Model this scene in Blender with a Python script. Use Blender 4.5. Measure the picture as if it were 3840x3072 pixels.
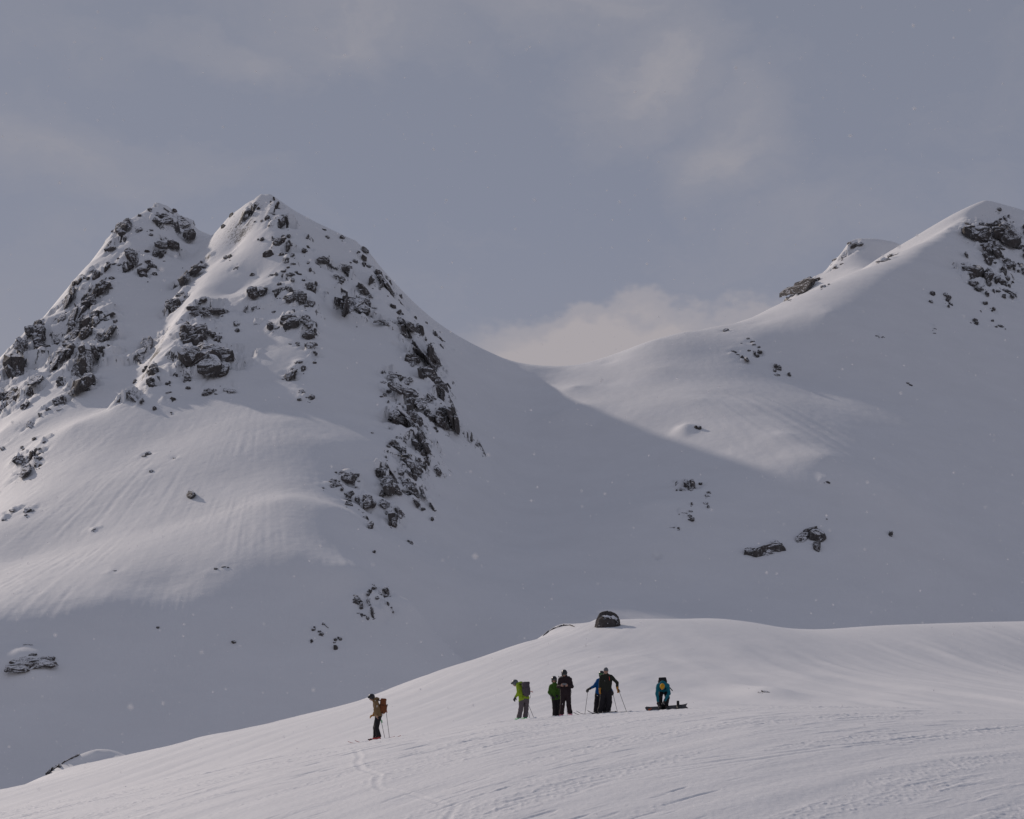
import bpy, bmesh, math, random
import numpy as np
from mathutils import Vector, Matrix

SC = bpy.context.scene
COL = SC.collection
for _o in list(bpy.data.objects):
    bpy.data.objects.remove(_o)

# ------------------------------------------------------------------ camera
F, HZ, CX = 6090.0, 2750.0, 1920.0          # focal length, eye level and centre line, in photo pixels (3840 wide)
cam_d = bpy.data.cameras.new('camera')
cam = bpy.data.objects.new('camera', cam_d)
COL.objects.link(cam)
cam.location = (0, 0, 0)
cam.rotation_euler = (math.radians(90), 0, 0)
cam_d.sensor_fit = 'HORIZONTAL'
cam_d.sensor_width = 36.0
cam_d.lens = F / 3840.0 * 36.0
cam_d.shift_y = (HZ - 1536.0) / 3840.0
cam_d.clip_start = 0.1
cam_d.clip_end = 20000.0
cam_d.dof.use_dof = True
cam_d.dof.focus_distance = 75.0
cam_d.dof.aperture_fstop = 4.0
SC.camera = cam

# ------------------------------------------------------------------ sun and sky
SUN_EL, SUN_AZ = math.radians(28.5), math.radians(-42.0)      # azimuth from +Y towards +X
SUN = Vector((math.sin(SUN_AZ) * math.cos(SUN_EL), math.cos(SUN_AZ) * math.cos(SUN_EL), math.sin(SUN_EL)))
sun_d = bpy.data.lights.new('sun', 'SUN')
sun_d.energy = 3.5
sun_d.angle = math.radians(1.4)
sun_d.color = (1.0, 0.875, 0.775)
sun = bpy.data.objects.new('sun', sun_d)
COL.objects.link(sun)
sun.location = SUN * 300
sun.rotation_euler = (-SUN).to_track_quat('-Z', 'Y').to_euler()

SC.view_settings.view_transform = 'Standard'
SC.view_settings.look = 'None'
SC.view_settings.exposure = -0.72
SC.view_settings.gamma = 1.0
SC.view_settings.use_curve_mapping = False
SC.render.engine = 'CYCLES'
SC.cycles.use_denoising = True
SC.cycles.max_bounces = 6
SC.cycles.diffuse_bounces = 3
SC.cycles.transparent_max_bounces = 12


class NT:
    """small helper for node trees"""
    def __init__(self, tree):
        self.t = tree
        tree.nodes.clear()

    def n(self, kind, **kw):
        nd = self.t.nodes.new(kind)
        for k, v in kw.items():
            if k.startswith('i_'):
                key = k[2:]
                nd.inputs[int(key) if key.isdigit() else key].default_value = v
            else:
                setattr(nd, k, v)
        return nd

    def l(self, a, b):
        self.t.links.new(a, b)

    def math(self, op, a, b=None, clamp=False):
        nd = self.n('ShaderNodeMath', operation=op, use_clamp=clamp)
        for k, v in enumerate((a, b)):
            if v is None:
                continue
            if isinstance(v, (int, float)):
                nd.inputs[k].default_value = v
            else:
                self.l(v, nd.inputs[k])
        return nd.outputs[0]

    def mix(self, fac, a, b):
        nd = self.n('ShaderNodeMix', data_type='RGBA')
        for sock, v in ((nd.inputs[0], fac), (nd.inputs[6], a), (nd.inputs[7], b)):
            if hasattr(v, 'is_linked'):
                self.l(v, sock)
            elif isinstance(v, (int, float)):
                sock.default_value = v
            else:
                sock.default_value = (*v, 1.0) if len(v) == 3 else v
        return nd.outputs[2]

    def ramp(self, fac, stops, interp='LINEAR'):
        nd = self.n('ShaderNodeValToRGB')
        cr = nd.color_ramp
        cr.interpolation = interp
        while len(cr.elements) > 1:
            cr.elements.remove(cr.elements[-1])
        for k, (p, c) in enumerate(stops):
            e = cr.elements[0] if k == 0 else cr.elements.new(p)
            e.position = p
            e.color = (c, c, c, 1) if isinstance(c, (int, float)) else (*c, 1)
        self.l(fac, nd.inputs[0])
        return nd.outputs[0]

    def noise(self, vec, scale, detail=4.0, rough=0.55, dist=0.0):
        nd = self.n('ShaderNodeTexNoise', i_Scale=scale, i_Detail=detail, i_Roughness=rough, i_Distortion=dist)
        if vec is not None:
            self.l(vec, nd.inputs['Vector'])
        return nd.outputs['Fac']

    def vmap(self, vec, scale=(1, 1, 1), loc=(0, 0, 0), rot=(0, 0, 0)):
        nd = self.n('ShaderNodeMapping')
        nd.inputs['Scale'].default_value = scale
        nd.inputs['Location'].default_value = loc
        nd.inputs['Rotation'].default_value = rot
        self.l(vec, nd.inputs['Vector'])
        return nd.outputs[0]


def make_world():
    w = bpy.data.worlds.new('World')
    SC.world = w
    w.use_nodes = True
    g = NT(w.node_tree)
    sky = g.n('ShaderNodeTexSky', sky_type='NISHITA', sun_disc=False, sun_elevation=SUN_EL, sun_rotation=SUN_AZ,
              altitude=900.0, air_density=1.0, dust_density=1.5, ozone_density=1.0)
    d = g.n('ShaderNodeTexCoord').outputs['Generated']
    sep = g.n('ShaderNodeSeparateXYZ')
    g.l(d, sep.inputs[0])
    # thin high veil over the whole sky, paler towards the horizon
    veil = g.ramp(sep.outputs[2], [(0.0, (4.8, 4.65, 5.2)), (0.20, (4.2, 4.3, 5.25)), (0.30, (3.8, 4.05, 5.15)), (0.42, (3.7, 3.95, 4.95)), (1.0, (3.7, 3.95, 4.95))])
    base = g.mix(0.90, sky.outputs[0], veil)
    # torn, wind drawn cloud carried by the sky direction; thicker where banks lie
    wob = g.n('ShaderNodeTexNoise', i_Scale=4.0, i_Detail=6.0, i_Roughness=0.62)
    g.l(g.vmap(d, (1.0, 1.0, 1.6)), wob.inputs['Vector'])
    wv = g.n('ShaderNodeVectorMath', operation='SUBTRACT')
    g.l(wob.outputs['Color'], wv.inputs[0])
    wv.inputs[1].default_value = (0.5, 0.5, 0.5)
    ws = g.n('ShaderNodeVectorMath', operation='SCALE')
    g.l(wv.outputs[0], ws.inputs[0])
    ws.inputs['Scale'].default_value = 0.16
    wa = g.n('ShaderNodeVectorMath', operation='ADD')
    g.l(d, wa.inputs[0])
    g.l(ws.outputs[0], wa.inputs[1])
    dw = wa.outputs[0]
    fluff = g.noise(g.vmap(dw, (3.0, 3.0, 7.0), (0.3, 0.1, 0.6)), 1.9, 8.0, 0.60, 0.3)
    streak = g.noise(g.vmap(dw, (2.2, 2.2, 11.0), (1.7, 0.4, 0.2), (0, 0.12, 0)), 1.5, 6.0, 0.6)

    def blob(px, py, wx, wy, amp, rot=0.0):
        c = Vector(((px - CX) / F, 1.0, (HZ - py) / F)).normalized()
        s = g.n('ShaderNodeVectorMath', operation='SUBTRACT')
        g.l(dw, s.inputs[0])
        s.inputs[1].default_value = c
        r = g.n('ShaderNodeVectorRotate', rotation_type='Y_AXIS', i_Angle=rot)
        g.l(s.outputs[0], r.inputs['Vector'])
        m = g.vmap(r.outputs[0], (F / wx, 3.0, F / wy))
        ln = g.n('ShaderNodeVectorMath', operation='LENGTH')
        g.l(m, ln.inputs[0])
        v = g.ramp(ln.outputs['Value'], [(0.0, 1.0), (1.0, 0.0)], 'EASE')
        return g.math('MULTIPLY', v, amp)

    def bank(rows):
        r = None
        for a in rows:
            v = blob(*a)
            r = v if r is None else g.math('MAXIMUM', r, v)
        return r
    thin = bank(((2440, 330, 500, 330, 0.98, 0.3), (2690, 580, 400, 330, 0.68, 0.6), (120, 510, 1000, 190, 0.52, -0.10), (1350, 110, 800, 220, 0.55, -0.2),
                 (2150, 60, 800, 240, 0.6, 0.0), (850, 190, 330, 150, 0.5, -0.3), (2900, 900, 600, 260, 0.3, 0.0)))
    fine = g.noise(g.vmap(dw, (9.0, 9.0, 14.0), (0.2, 0.7, 0.1), (0, 0.3, 0)), 1.6, 9.0, 0.66, 0.5)
    dens = g.math('ADD', g.math('MULTIPLY', fluff, 0.62), g.math('MULTIPLY', streak, 0.30))
    dens = g.math('ADD', dens, g.math('MULTIPLY', g.math('SUBTRACT', fine, 0.5), 0.42))
    dens = g.math('ADD', dens, g.math('MULTIPLY', thin, 0.58))
    cl = g.ramp(dens, [(0.46, 0.0), (0.75, 0.36), (1.10, 1.0)], 'LINEAR')
    col = g.mix(cl, base, (5.5, 5.38, 5.95))
    # the bright bank standing behind the saddle, and its neighbour at the left
    low = bank(((2350, 1245, 780, 250, 1.0, 0.0), (2620, 1235, 560, 215, 0.95, 0.0), (2120, 1300, 480, 190, 0.8, 0.0), (-60, 1400, 330, 230, 0.9, 0.0)))
    ld = g.math('ADD', low, g.math('MULTIPLY', g.math('SUBTRACT', fluff, 0.5), 0.40))
    lc = g.ramp(ld, [(0.10, 0.0), (0.38, 0.6), (0.70, 1.0)], 'EASE')
    col = g.mix(g.math('MULTIPLY', lc, 0.92), col, (6.75, 6.25, 6.5))
    bg = g.n('ShaderNodeBackground', i_Strength=0.1)
    g.l(col, bg.inputs[0])
    out = g.n('ShaderNodeOutputWorld')
    g.l(bg.outputs[0], out.inputs[0])


make_world()


# ------------------------------------------------------------------ small helpers
def at(px, py, Y):
    """the point seen at photo pixel (px, py) at distance Y in front of the viewer"""
    return Vector(((px - CX) / F * Y, Y, (HZ - py) / F * Y))


def hash2(ix, iy, seed):
    h = (ix.astype(np.int64) * 374761393 + iy.astype(np.int64) * 668265263 + seed * 974711) & 0x7fffffff
    h = ((h ^ (h >> 13)) * 1274126177) & 0x7fffffff
    h = (h ^ (h >> 16))
    return (h & 0xffff) / 65535.0 * 2 * math.pi


def perlin(x, y, seed=0):
    x = np.asarray(x, dtype=np.float64)
    y = np.asarray(y, dtype=np.float64)
    ix, iy = np.floor(x), np.floor(y)
    fx, fy = x - ix, y - iy
    ux = fx * fx * fx * (fx * (fx * 6 - 15) + 10)
    uy = fy * fy * fy * (fy * (fy * 6 - 15) + 10)
    r = []
    for dx, dy in ((0, 0), (1, 0), (0, 1), (1, 1)):
        a = hash2(ix + dx, iy + dy, seed)
        r.append(np.cos(a) * (fx - dx) + np.sin(a) * (fy - dy))
    return ((r[0] * (1 - ux) + r[1] * ux) * (1 - uy) + (r[2] * (1 - ux) + r[3] * ux) * uy) * 1.41


def fbm(x, y, octaves=4, seed=0, gain=0.5, lac=2.03):
    s, a = 0.0, 1.0
    for k in range(octaves):
        s = s + a * perlin(x, y, seed + k * 17)
        x, y, a = x * lac + 13.7, y * lac + 7.1, a * gain
    return s


def smooth(a, b, x):
    t = np.clip((x - a) / (b - a), 0, 1)
    return t * t * (3 - 2 * t)


def mesh_obj(name, verts, faces, mat, parent=None, smooth_shade=True):
    me = bpy.data.meshes.new(name)
    verts = np.asarray(verts, dtype=np.float32)
    if isinstance(faces, np.ndarray):
        n = len(faces)
        k = faces.shape[1]
        me.vertices.add(len(verts))
        me.vertices.foreach_set('co', verts.ravel())
        me.loops.add(n * k)
        me.loops.foreach_set('vertex_index', faces.astype(np.int32).ravel())
        me.polygons.add(n)
        me.polygons.foreach_set('loop_start', np.arange(0, n * k, k, dtype=np.int32))
        me.update(calc_edges=True)
        me.validate()
    else:
        me.from_pydata([tuple(v) for v in verts], [], faces)
        me.update()
    if smooth_shade:
        me.polygons.foreach_set('use_smooth', np.ones(len(me.polygons), dtype=bool))
    if mat:
        me.materials.append(mat)
    o = bpy.data.objects.new(name, me)
    COL.objects.link(o)
    if parent:
        o.parent = parent
    return o


def tag(o, label=None, cat=None, group=None, kind=None):
    if label:
        o['label'] = label
    if cat:
        o['category'] = cat
    if group:
        o['group'] = group
    if kind:
        o['kind'] = kind
    return o


def empty(name, loc=(0, 0, 0)):
    o = bpy.data.objects.new(name, None)
    o.empty_display_size = 0.1
    COL.objects.link(o)
    o.location = loc
    return o


def grid_faces(nr, nc):
    i = np.arange((nr - 1) * (nc - 1))
    r, c = i // (nc - 1), i % (nc - 1)
    a = r * nc + c
    return np.stack([a, a + 1, a + nc + 1, a + nc], 1)


class RBF:
    """height over the ground plan from a cloud of surveyed points"""
    def __init__(self, pts, c=6.0, lam=0.0):
        p = np.array([tuple(q) for q in pts], dtype=np.float64)
        self.s = 100.0
        self.p = p[:, :2] / self.s
        self.c2 = (c / self.s) ** 2
        n = len(p)
        A = np.zeros((n + 3, n + 3))
        d2 = ((self.p[:, None] - self.p[None]) ** 2).sum(-1)
        A[:n, :n] = -np.sqrt(d2 + self.c2) - np.eye(n) * lam
        A[:n, n] = 1
        A[:n, n + 1:] = self.p
        A[n:, :n] = A[:n, n:].T
        b = np.zeros(n + 3)
        b[:n] = p[:, 2]
        self.w = np.linalg.solve(A, b)

    def __call__(self, X, Y):
        sh = X.shape
        q = np.stack([X.ravel(), Y.ravel()], 1) / self.s
        out = np.empty(len(q))
        n = len(self.p)
        for k in range(0, len(q), 20000):
            c = q[k:k + 20000]
            d2 = (c[:, :1] - self.p[None, :, 0]) ** 2 + (c[:, 1:] - self.p[None, :, 1]) ** 2
            out[k:k + 20000] = -np.sqrt(d2 + self.c2) @ self.w[:n] + self.w[n] + c @ self.w[n + 1:]
        return out.reshape(sh)


def line(pts, step):
    """sample a surveyed line (px, py, Y) every `step` metres"""
    P = [at(*p) for p in pts]
    out = [P[0]]
    for a, b in zip(P, P[1:]):
        k = max(1, int(math.ceil((b - a).length / step)))
        out += [a.lerp(b, (j + 1) / k) for j in range(k)]
    return out


def cubic_matrix(xs, xf):
    """Catmull-Rom interpolation matrix from uniform samples xs to positions xf"""
    n = len(xs)
    t = (xf - xs[0]) / (xs[1] - xs[0])
    i = np.clip(np.floor(t).astype(int), 0, n - 2)
    f = t - i
    M = np.zeros((len(xf), n))
    w = [(-f + 2 * f * f - f ** 3) / 2, (2 - 5 * f * f + 3 * f ** 3) / 2, (f + 4 * f * f - 3 * f ** 3) / 2, (-f * f + f ** 3) / 2]
    for k in range(4):
        np.add.at(M, (np.arange(len(xf)), np.clip(i - 1 + k, 0, n - 1)), w[k])
    return M


class Sheet:
    """ground sheet sampled along sight bearings u = X / Y and distances Y"""
    def __init__(self, us, Ys, Z):
        self.u, self.Y, self.Z = us, Ys, Z

    def height(self, X, Y):
        u = X / Y
        a = np.interp(u, self.u, np.arange(len(self.u)))
        b = np.interp(Y, self.Y, np.arange(len(self.Y)))
        i, j = int(min(a, len(self.u) - 2)), int(min(b, len(self.Y) - 2))
        fa, fb = a - i, b - j
        Z = self.Z
        return ((Z[j, i] * (1 - fa) + Z[j, i + 1] * fa) * (1 - fb) + (Z[j + 1, i] * (1 - fa) + Z[j + 1, i + 1] * fa) * fb)

    def hit(self, px, py, Ymin=0.0):
        """first point of the sheet met by the sight line through a photo pixel"""
        u, k = (px - CX) / F, (HZ - py) / F
        a = np.interp(u, self.u, np.arange(len(self.u)))
        i = int(min(a, len(self.u) - 2))
        fa = a - i
        z = self.Z[:, i] * (1 - fa) + self.Z[:, i + 1] * fa
        d = z / self.Y - k
        ok = np.nonzero((d >= 0) & (self.Y > Ymin))[0]
        if len(ok) == 0:
            j = int(np.argmax(np.where(self.Y > Ymin, d, -9)))
            Y = self.Y[j]
            return Vector((u * Y, Y, z[j]))
        j = ok[0]
        if j == 0:
            Y = self.Y[0]
        else:
            f = d[j - 1] / (d[j - 1] - d[j])
            Y = self.Y[j - 1] + f * (self.Y[j] - self.Y[j - 1])
        return Vector((u * Y, Y, k * Y))

    def normal(self, P, e=2.0):
        X, Y = P.x, P.y
        dx = (self.height(X + e, Y) - self.height(X - e, Y)) / (2 * e)
        dy = (self.height(X, Y + e) - self.height(X, Y - e)) / (2 * e)
        return Vector((-dx, -dy, 1)).normalized()

    def build(self, name, mat):
        U, Y = np.meshgrid(self.u, self.Y)
        v = np.stack([(U * Y).ravel(), Y.ravel(), self.Z.ravel()], 1)
        return mesh_obj(name, v, grid_faces(len(self.Y), len(self.u)), mat)


# ------------------------------------------------------------------ materials
def new_mat(name):
    m = bpy.data.materials.new(name)
    m.use_nodes = True
    return m, NT(m.node_tree)


def finish(g, color, rough=0.6, bump=None, bump_dist=0.1, bump_str=0.5, metallic=0.0, spec=0.3, alpha=None):
    b = g.n('ShaderNodeBsdfPrincipled')
    for sock, v in ((b.inputs['Base Color'], color), (b.inputs['Roughness'], rough)):
        if hasattr(v, 'is_linked'):
            g.l(v, sock)
        elif isinstance(v, (int, float)):
            sock.default_value = v
        else:
            sock.default_value = (*v, 1)
    b.inputs['Metallic'].default_value = metallic
    b.inputs['Specular IOR Level'].default_value = spec
    if bump is not None:
        bp = g.n('ShaderNodeBump', i_Strength=bump_str, i_Distance=bump_dist)
        g.l(bump, bp.inputs['Height'])
        g.l(bp.outputs[0], b.inputs['Normal'])
    o = g.n('ShaderNodeOutputMaterial')
    g.l(b.outputs[0], o.inputs[0])
    return b


def snow_mat(name, scale, dist, strength, tint=(0.82, 0.815, 0.83)):
    m, g = new_mat(name)
    p = g.n('ShaderNodeNewGeometry').outputs['Position']
    a = g.noise(g.vmap(p, (scale, scale * 1.3, scale)), 1.0, 6.0, 0.62)
    b = g.noise(g.vmap(p, (scale * 6, scale * 9, scale * 6)), 1.0, 3.0, 0.6)
    h = g.math('ADD', a, g.math('MULTIPLY', b, 0.25))
    t = g.ramp(g.noise(g.vmap(p, (scale * 0.3,) * 3), 1.0, 4.0, 0.6), [(0.3, tuple(c * 0.965 for c in tint)), (0.7, tint)])
    finish(g, t, 0.7, h, dist, strength, spec=0.2)
    return m


def rock_mat(name, scale, snow_lo=0.30, snow_hi=0.62, tones=((0.04, 0.038, 0.04), (0.092, 0.084, 0.082), (0.16, 0.152, 0.15))):
    """dark banded rock, snow lodged wherever the stone lies back towards the sky"""
    m, g = new_mat(name)
    geo = g.n('ShaderNodeNewGeometry')
    p = geo.outputs['Position']
    warp = g.vmap(p, (scale, scale, scale * 0.55), rot=(0.3, 0.5, 0.2))
    n1 = g.noise(warp, 1.0, 7.0, 0.66, 0.4)
    n2 = g.noise(g.vmap(p, (scale * 3.2, scale * 3.2, scale * 1.1), rot=(0.2, -0.4, 0.0)), 1.0, 5.0, 0.62)
    n3 = g.noise(g.vmap(p, (scale * 0.25,) * 3), 1.0, 3.0, 0.5)
    n4 = g.noise(g.vmap(p, (scale * 0.55, scale * 0.55, scale * 3.4), rot=(0.12, 0.18, 0.0)), 1.0, 5.0, 0.62, 0.6)
    rc = g.ramp(g.math('ADD', g.math('MULTIPLY', n1, 0.65), g.math('MULTIPLY', n2, 0.35)),
                [(0.33, tones[0]), (0.52, tones[1]), (0.70, tones[2])])
    rc = g.mix(g.ramp(n3, [(0.45, 0.0), (0.65, 0.4)]), rc, (0.085, 0.066, 0.058))
    sep = g.n('ShaderNodeSeparateXYZ')
    g.l(geo.outputs['Normal'], sep.inputs[0])
    up = g.math('ADD', sep.outputs[2], g.math('MULTIPLY', g.math('SUBTRACT', n1, 0.5), 1.0))
    up = g.math('ADD', up, g.math('MULTIPLY', g.math('SUBTRACT', n2, 0.5), 1.0))
    up = g.math('ADD', up, g.math('MULTIPLY', g.math('SUBTRACT', n4, 0.5), 1.3))
    sn = g.ramp(up, [(snow_lo, 0.0), (snow_hi, 1.0)])
    col = g.mix(sn, rc, (0.78, 0.78, 0.81))
    h = g.math('ADD', g.math('MULTIPLY', n1, 1.0), g.math('MULTIPLY', n2, 0.5))
    finish(g, col, 0.85, h, 0.35 / scale, 0.9, spec=0.15)
    return m
# ------------------------------------------------------------------ the mountains
M_SNOW_HILL = snow_mat('snow_hill', 1.6, 0.035, 0.3)
M_SNOW_NEAR = snow_mat('snow_field', 5.0, 0.02, 0.7)


def mountain_sheet():
    P = []
    L = lambda pts, step=28: P.extend(line(pts, step))
    D = lambda *pts: P.extend(at(*p) for p in pts)
    # skyline: rear left summit
    L([(-420, 2150, 880), (-150, 1800, 960), (-40, 1600, 1020), (15, 1480, 1060), (40, 1430, 1080), (75, 1330, 1110), (110, 1260, 1130), (150, 1200, 1150),
       (215, 1178, 1165), (245, 1140, 1175), (290, 1050, 1200), (340, 985, 1225), (395, 945, 1240), (440, 890, 1250), (455, 840, 1262),
       (520, 805, 1278), (560, 780, 1288), (600, 765, 1295), (640, 775, 1296), (675, 820, 1292), (690, 850, 1288), (725, 880, 1282),
       (742, 912, 1276), (812, 869, 1258), (835, 845, 1248), (867, 808, 1238), (928, 762, 1222), (992, 730, 1205)], 18)
    # skyline: main summit down to the saddle
    L([(992, 730, 1205), (1022, 736, 1205), (1078, 771, 1208), (1125, 804, 1210), (1185, 838, 1212), (1236, 864, 1212), (1278, 883, 1210),
       (1292, 908, 1208), (1347, 915, 1206), (1387, 957, 1204), (1407, 989, 1202), (1431, 1012, 1200), (1468, 1063, 1196), (1505, 1107, 1192),
       (1542, 1147, 1190), (1588, 1189, 1188), (1635, 1240, 1188), (1658, 1261, 1190), (1695, 1275, 1195), (1737, 1302, 1200), (1800, 1319, 1208),
       (1853, 1328, 1215), (1890, 1346, 1222), (1937, 1372, 1230), (2000, 1375, 1238), (2123, 1380, 1245), (2178, 1373, 1245), (2285, 1355, 1250)], 18)
    # skyline: saddle to the right summit
    L([(2285, 1355, 1250), (2382, 1311, 1255), (2457, 1278, 1262), (2572, 1243, 1280), (2758, 1213, 1330), (2840, 1178, 1360), (2956, 1128, 1405), (3053, 1087, 1445),
       (3165, 1050, 1490), (3281, 1001, 1540), (3406, 943, 1590), (3500, 885, 1630), (3600, 820, 1670), (3693, 753, 1705), (3721, 757, 1712),
       (3768, 776, 1722), (3840, 804, 1735), (4200, 1000, 1780), (4700, 1350, 1800)], 22)
    # behind the skyline everything drops away
    for px, py, Y in ((-200, 1900, 1250), (150, 1500, 1400), (500, 1250, 1500), (750, 1250, 1450), (1000, 1250, 1420), (1300, 1350, 1400),
                      (1650, 1560, 1380), (2000, 1560, 1420), (2350, 1500, 1450), (2700, 1420, 1560), (3050, 1350, 1650), (3500, 1250, 1860),
                      (3720, 1150, 1950), (4100, 1300, 2000)):
        D((px, py, Y))
    for px in (-900, -300, 300, 900, 1500, 2100, 2600):
        D((px, 2050, 2050))
    # knob far behind the right hand ridge
    L([(2900, 1185, 1880), (2970, 1112, 1880), (3030, 1060, 1880), (3090, 1022, 1880), (3150, 960, 1880), (3180, 912, 1880), (3230, 893, 1880), (3290, 897, 1885),
       (3360, 912, 1890), (3410, 945, 1890), (3480, 1010, 1890)], 22)
    D((3200, 1010, 1800), (3300, 1010, 1800), (3120, 1060, 1790), (3380, 1010, 1810), (3260, 1000, 1700), (3000, 1160, 1760), (3200, 1150, 2050), (3000, 1300, 2050), (3450, 1200, 2050), (3900, 1400, 2050))
    # main arete towards the viewer, spurs and gullies of the left mountain
    L([(992, 730, 1205), (1032, 820, 1172), (1060, 930, 1130), (1090, 1010, 1100), (1125, 1100, 1066), (1172, 1200, 1032), (1195, 1270, 1008)], 25)
    L([(1195, 1270, 1008), (1190, 1400, 962), (1180, 1550, 912)], 30)
    D((930, 900, 1165), (870, 960, 1160), (960, 1050, 1108), (1010, 1180, 1055))
    L([(880, 930, 1182), (800, 1010, 1150), (720, 1130, 1095), (660, 1200, 1066), (600, 1300, 1025), (540, 1400, 985), (500, 1490, 950)], 25)
    L([(742, 912, 1276), (690, 1010, 1210), (640, 1120, 1150), (605, 1250, 1090), (560, 1380, 1020), (470, 1500, 965)], 30)
    L([(600, 765, 1295), (560, 900, 1240), (500, 1010, 1195), (430, 1120, 1150), (370, 1250, 1098), (310, 1400, 1035), (250, 1480, 1000)], 28)
    D((150, 1350, 1100), (90, 1450, 1045), (200, 1300, 1120), (100, 1600, 975), (270, 1600, 930), (0, 1620, 985))
    D((870, 1100, 1102), (850, 1250, 1032), (830, 1400, 962), (980, 1300, 1010), (980, 1420, 962), (740, 1480, 948), (870, 1330, 1008))
    L([(1245, 960, 1160), (1262, 1100, 1105), (1275, 1250, 1048), (1320, 1400, 985), (1400, 1600, 910)], 30)
    L([(1347, 915, 1206), (1400, 1060, 1150), (1460, 1180, 1112), (1530, 1300, 1075), (1600, 1400, 1040), (1650, 1510, 1000)], 28)
    L([(1480, 1420, 1012), (1540, 1560, 950), (1540, 1700, 892), (1490, 1850, 832), (1440, 1960, 790)], 28)
    D((1560, 1200, 1165), (1650, 1300, 1135), (1690, 1420, 1085), (1720, 1560, 1020), (1690, 1700, 950), (1640, 1850, 880), (1600, 2000, 810))
    # basin below the saddle
    L([(2050, 1400, 1225), (2000, 1500, 1162), (1965, 1650, 1082), (1945, 1850, 975), (1925, 2050, 862), (1905, 2240, 750)], 40)
    # sunny apron falling to the lower left
    D((300, 1750, 868), (520, 1655, 888), (700, 1640, 880), (900, 1580, 892), (1080, 1580, 886), (1250, 1660, 858),
      (-150, 2020, 790), (100, 2090, 752), (350, 2040, 752), (600, 1975, 754), (850, 1910, 757), (1080, 1865, 758), (1260, 1900, 752), (1420, 2000, 748),
      (-100, 2290, 650), (150, 2275, 650), (400, 2255, 652), (620, 2190, 672), (880, 2105, 684), (1100, 2080, 687), (1300, 2130, 680), (1550, 2270, 672),
      (2600, 2700, 420), (3300, 2650, 430), (4000, 2620, 440))
    # steep bank under the apron, turned from the sun, down to the valley floor

    def plane(base, g, pts):
        b0, (gx, gy) = at(*base), g
        for px, py in pts:
            m, k = (px - CX) / F, (HZ - py) / F
            D((px, py, (b0.z - gx * b0.x - gy * b0.y) / (k - gx * m - gy)))
    plane((400, 2262, 650), (-0.10, 0.80), [(px, py) for px in (-150, 100, 350, 600, 900, 1200, 1500) for py in (2450, 2640, 2830)] +
          [(-100, 2350), (200, 2340), (500, 2300), (750, 2230), (1000, 2190), (1250, 2250)])
    plane((1900, 2290, 725), (0.0, 0.82), [(px, py) for px in (1700, 1950, 2200, 2450) for py in (2400, 2520)])
    P.extend(Vector(v) for v in ((-400, 470, -60), (-200, 470, -58), (-60, 470, -50), (40, 470, -35)))
    # right mountain: convex sunny shoulder over the saddle, then the long face turned away from the sun
    D((2150, 1450, 1165), (2300, 1430, 1178), (2480, 1380, 1190), (2650, 1330, 1225), (2120, 1540, 1105))
    plane((2150, 1450, 1165), (0.21, 0.53), ((2250, 1500), (2450, 1490), (2350, 1590), (2620, 1500), (2550, 1590), (2750, 1590), (2950, 1620), (2480, 1690), (2700, 1700), (2900, 1710), (3100, 1705)))
    D((3240, 1745, 955), (3300, 1800, 935))
    plane((3100, 1710, 962), (-0.10, 0.65), [(px, py) for px in (2450, 2700, 2950, 3230) for py in (1880, 2030, 2220)])
    plane((3110, 1170, 1280), (-0.42, 0.74), [(px, py) for px in (3200, 3400, 3600, 3800) for py in (1250, 1420) if (px, py) != (3200, 1420)] +
          [(3450, 1080), (3560, 1000), (3640, 920), (3750, 1000), (3850, 1050), (3700, 850), (4100, 1420), (4500, 1500)])
    plane((2900, 1205, 1290), (-0.30, 0.74), [(2850, 1300), (2950, 1330), (3000, 1420)])
    plane((3600, 1450, 1242), (-0.40, 0.62), [(px, py) for px in (3540, 3750, 3950, 4400) for py in (1650, 1900, 2200)])
    L([(2840, 1215, 1300), (2960, 1195, 1288), (3110, 1170, 1280), (3250, 1120, 1338), (3330, 1030, 1415), (3420, 968, 1483), (3520, 890, 1573), (3620, 815, 1665)], 30)
    D((2250, 2300, 725), (2700, 2420, 690), (3200, 2480, 750), (3700, 2480, 820))
    # valley behind the hill and the lower ground out of sight to the left
    P.extend(Vector(v) for v in ((-700, 330, -50), (-300, 330, -50), (0, 330, -40), (200, 330, -15), (500, 330, 10)))
    P.extend(Vector(v) for v in ((-480, 700, 20), (-480, 900, 60), (-800, 700, 0), (-800, 1000, 20), (-700, 1300, 60)))
    # drop near duplicates
    keep = []
    for p in P:
        if all((p.x - q.x) ** 2 + (p.y - q.y) ** 2 > 16 for q in keep):
            keep.append(p)
    rbf = RBF(keep, c=3.5, lam=0.001)
    uc = np.arange(-0.372, 0.4161, 0.0026)
    Yc = np.arange(325.0, 2076.0, 5.0)
    U, Y = np.meshgrid(uc, Yc)
    Zc = rbf(U * Y, Y)
    uf = np.arange(-0.36, 0.4021, 0.00105)
    Yf = np.concatenate([np.arange(330, 600, 2.6), np.arange(600, 1330, 2.0), np.arange(1330, 2068, 3.0)])
    Zf = cubic_matrix(Yc, Yf) @ Zc @ cubic_matrix(uc, uf).T
    # wings beyond the picture, sampled coarsely
    ul = np.concatenate([np.arange(-2.2, -0.8, 0.06), np.arange(-0.8, -0.36, 0.015)])
    ur = np.arange(0.41, 1.3, 0.03)
    us = np.concatenate([ul, uf, ur])
    UL, YL = np.meshgrid(ul, Yf)
    UR, YR = np.meshgrid(ur, Yf)
    ZL, ZR = rbf(UL * YL, YL), rbf(UR * YR, YR)
    Z = np.concatenate([ZL, Zf, ZR], 1)
    U, Y = np.meshgrid(us, Yf)
    X = U * Y
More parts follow.
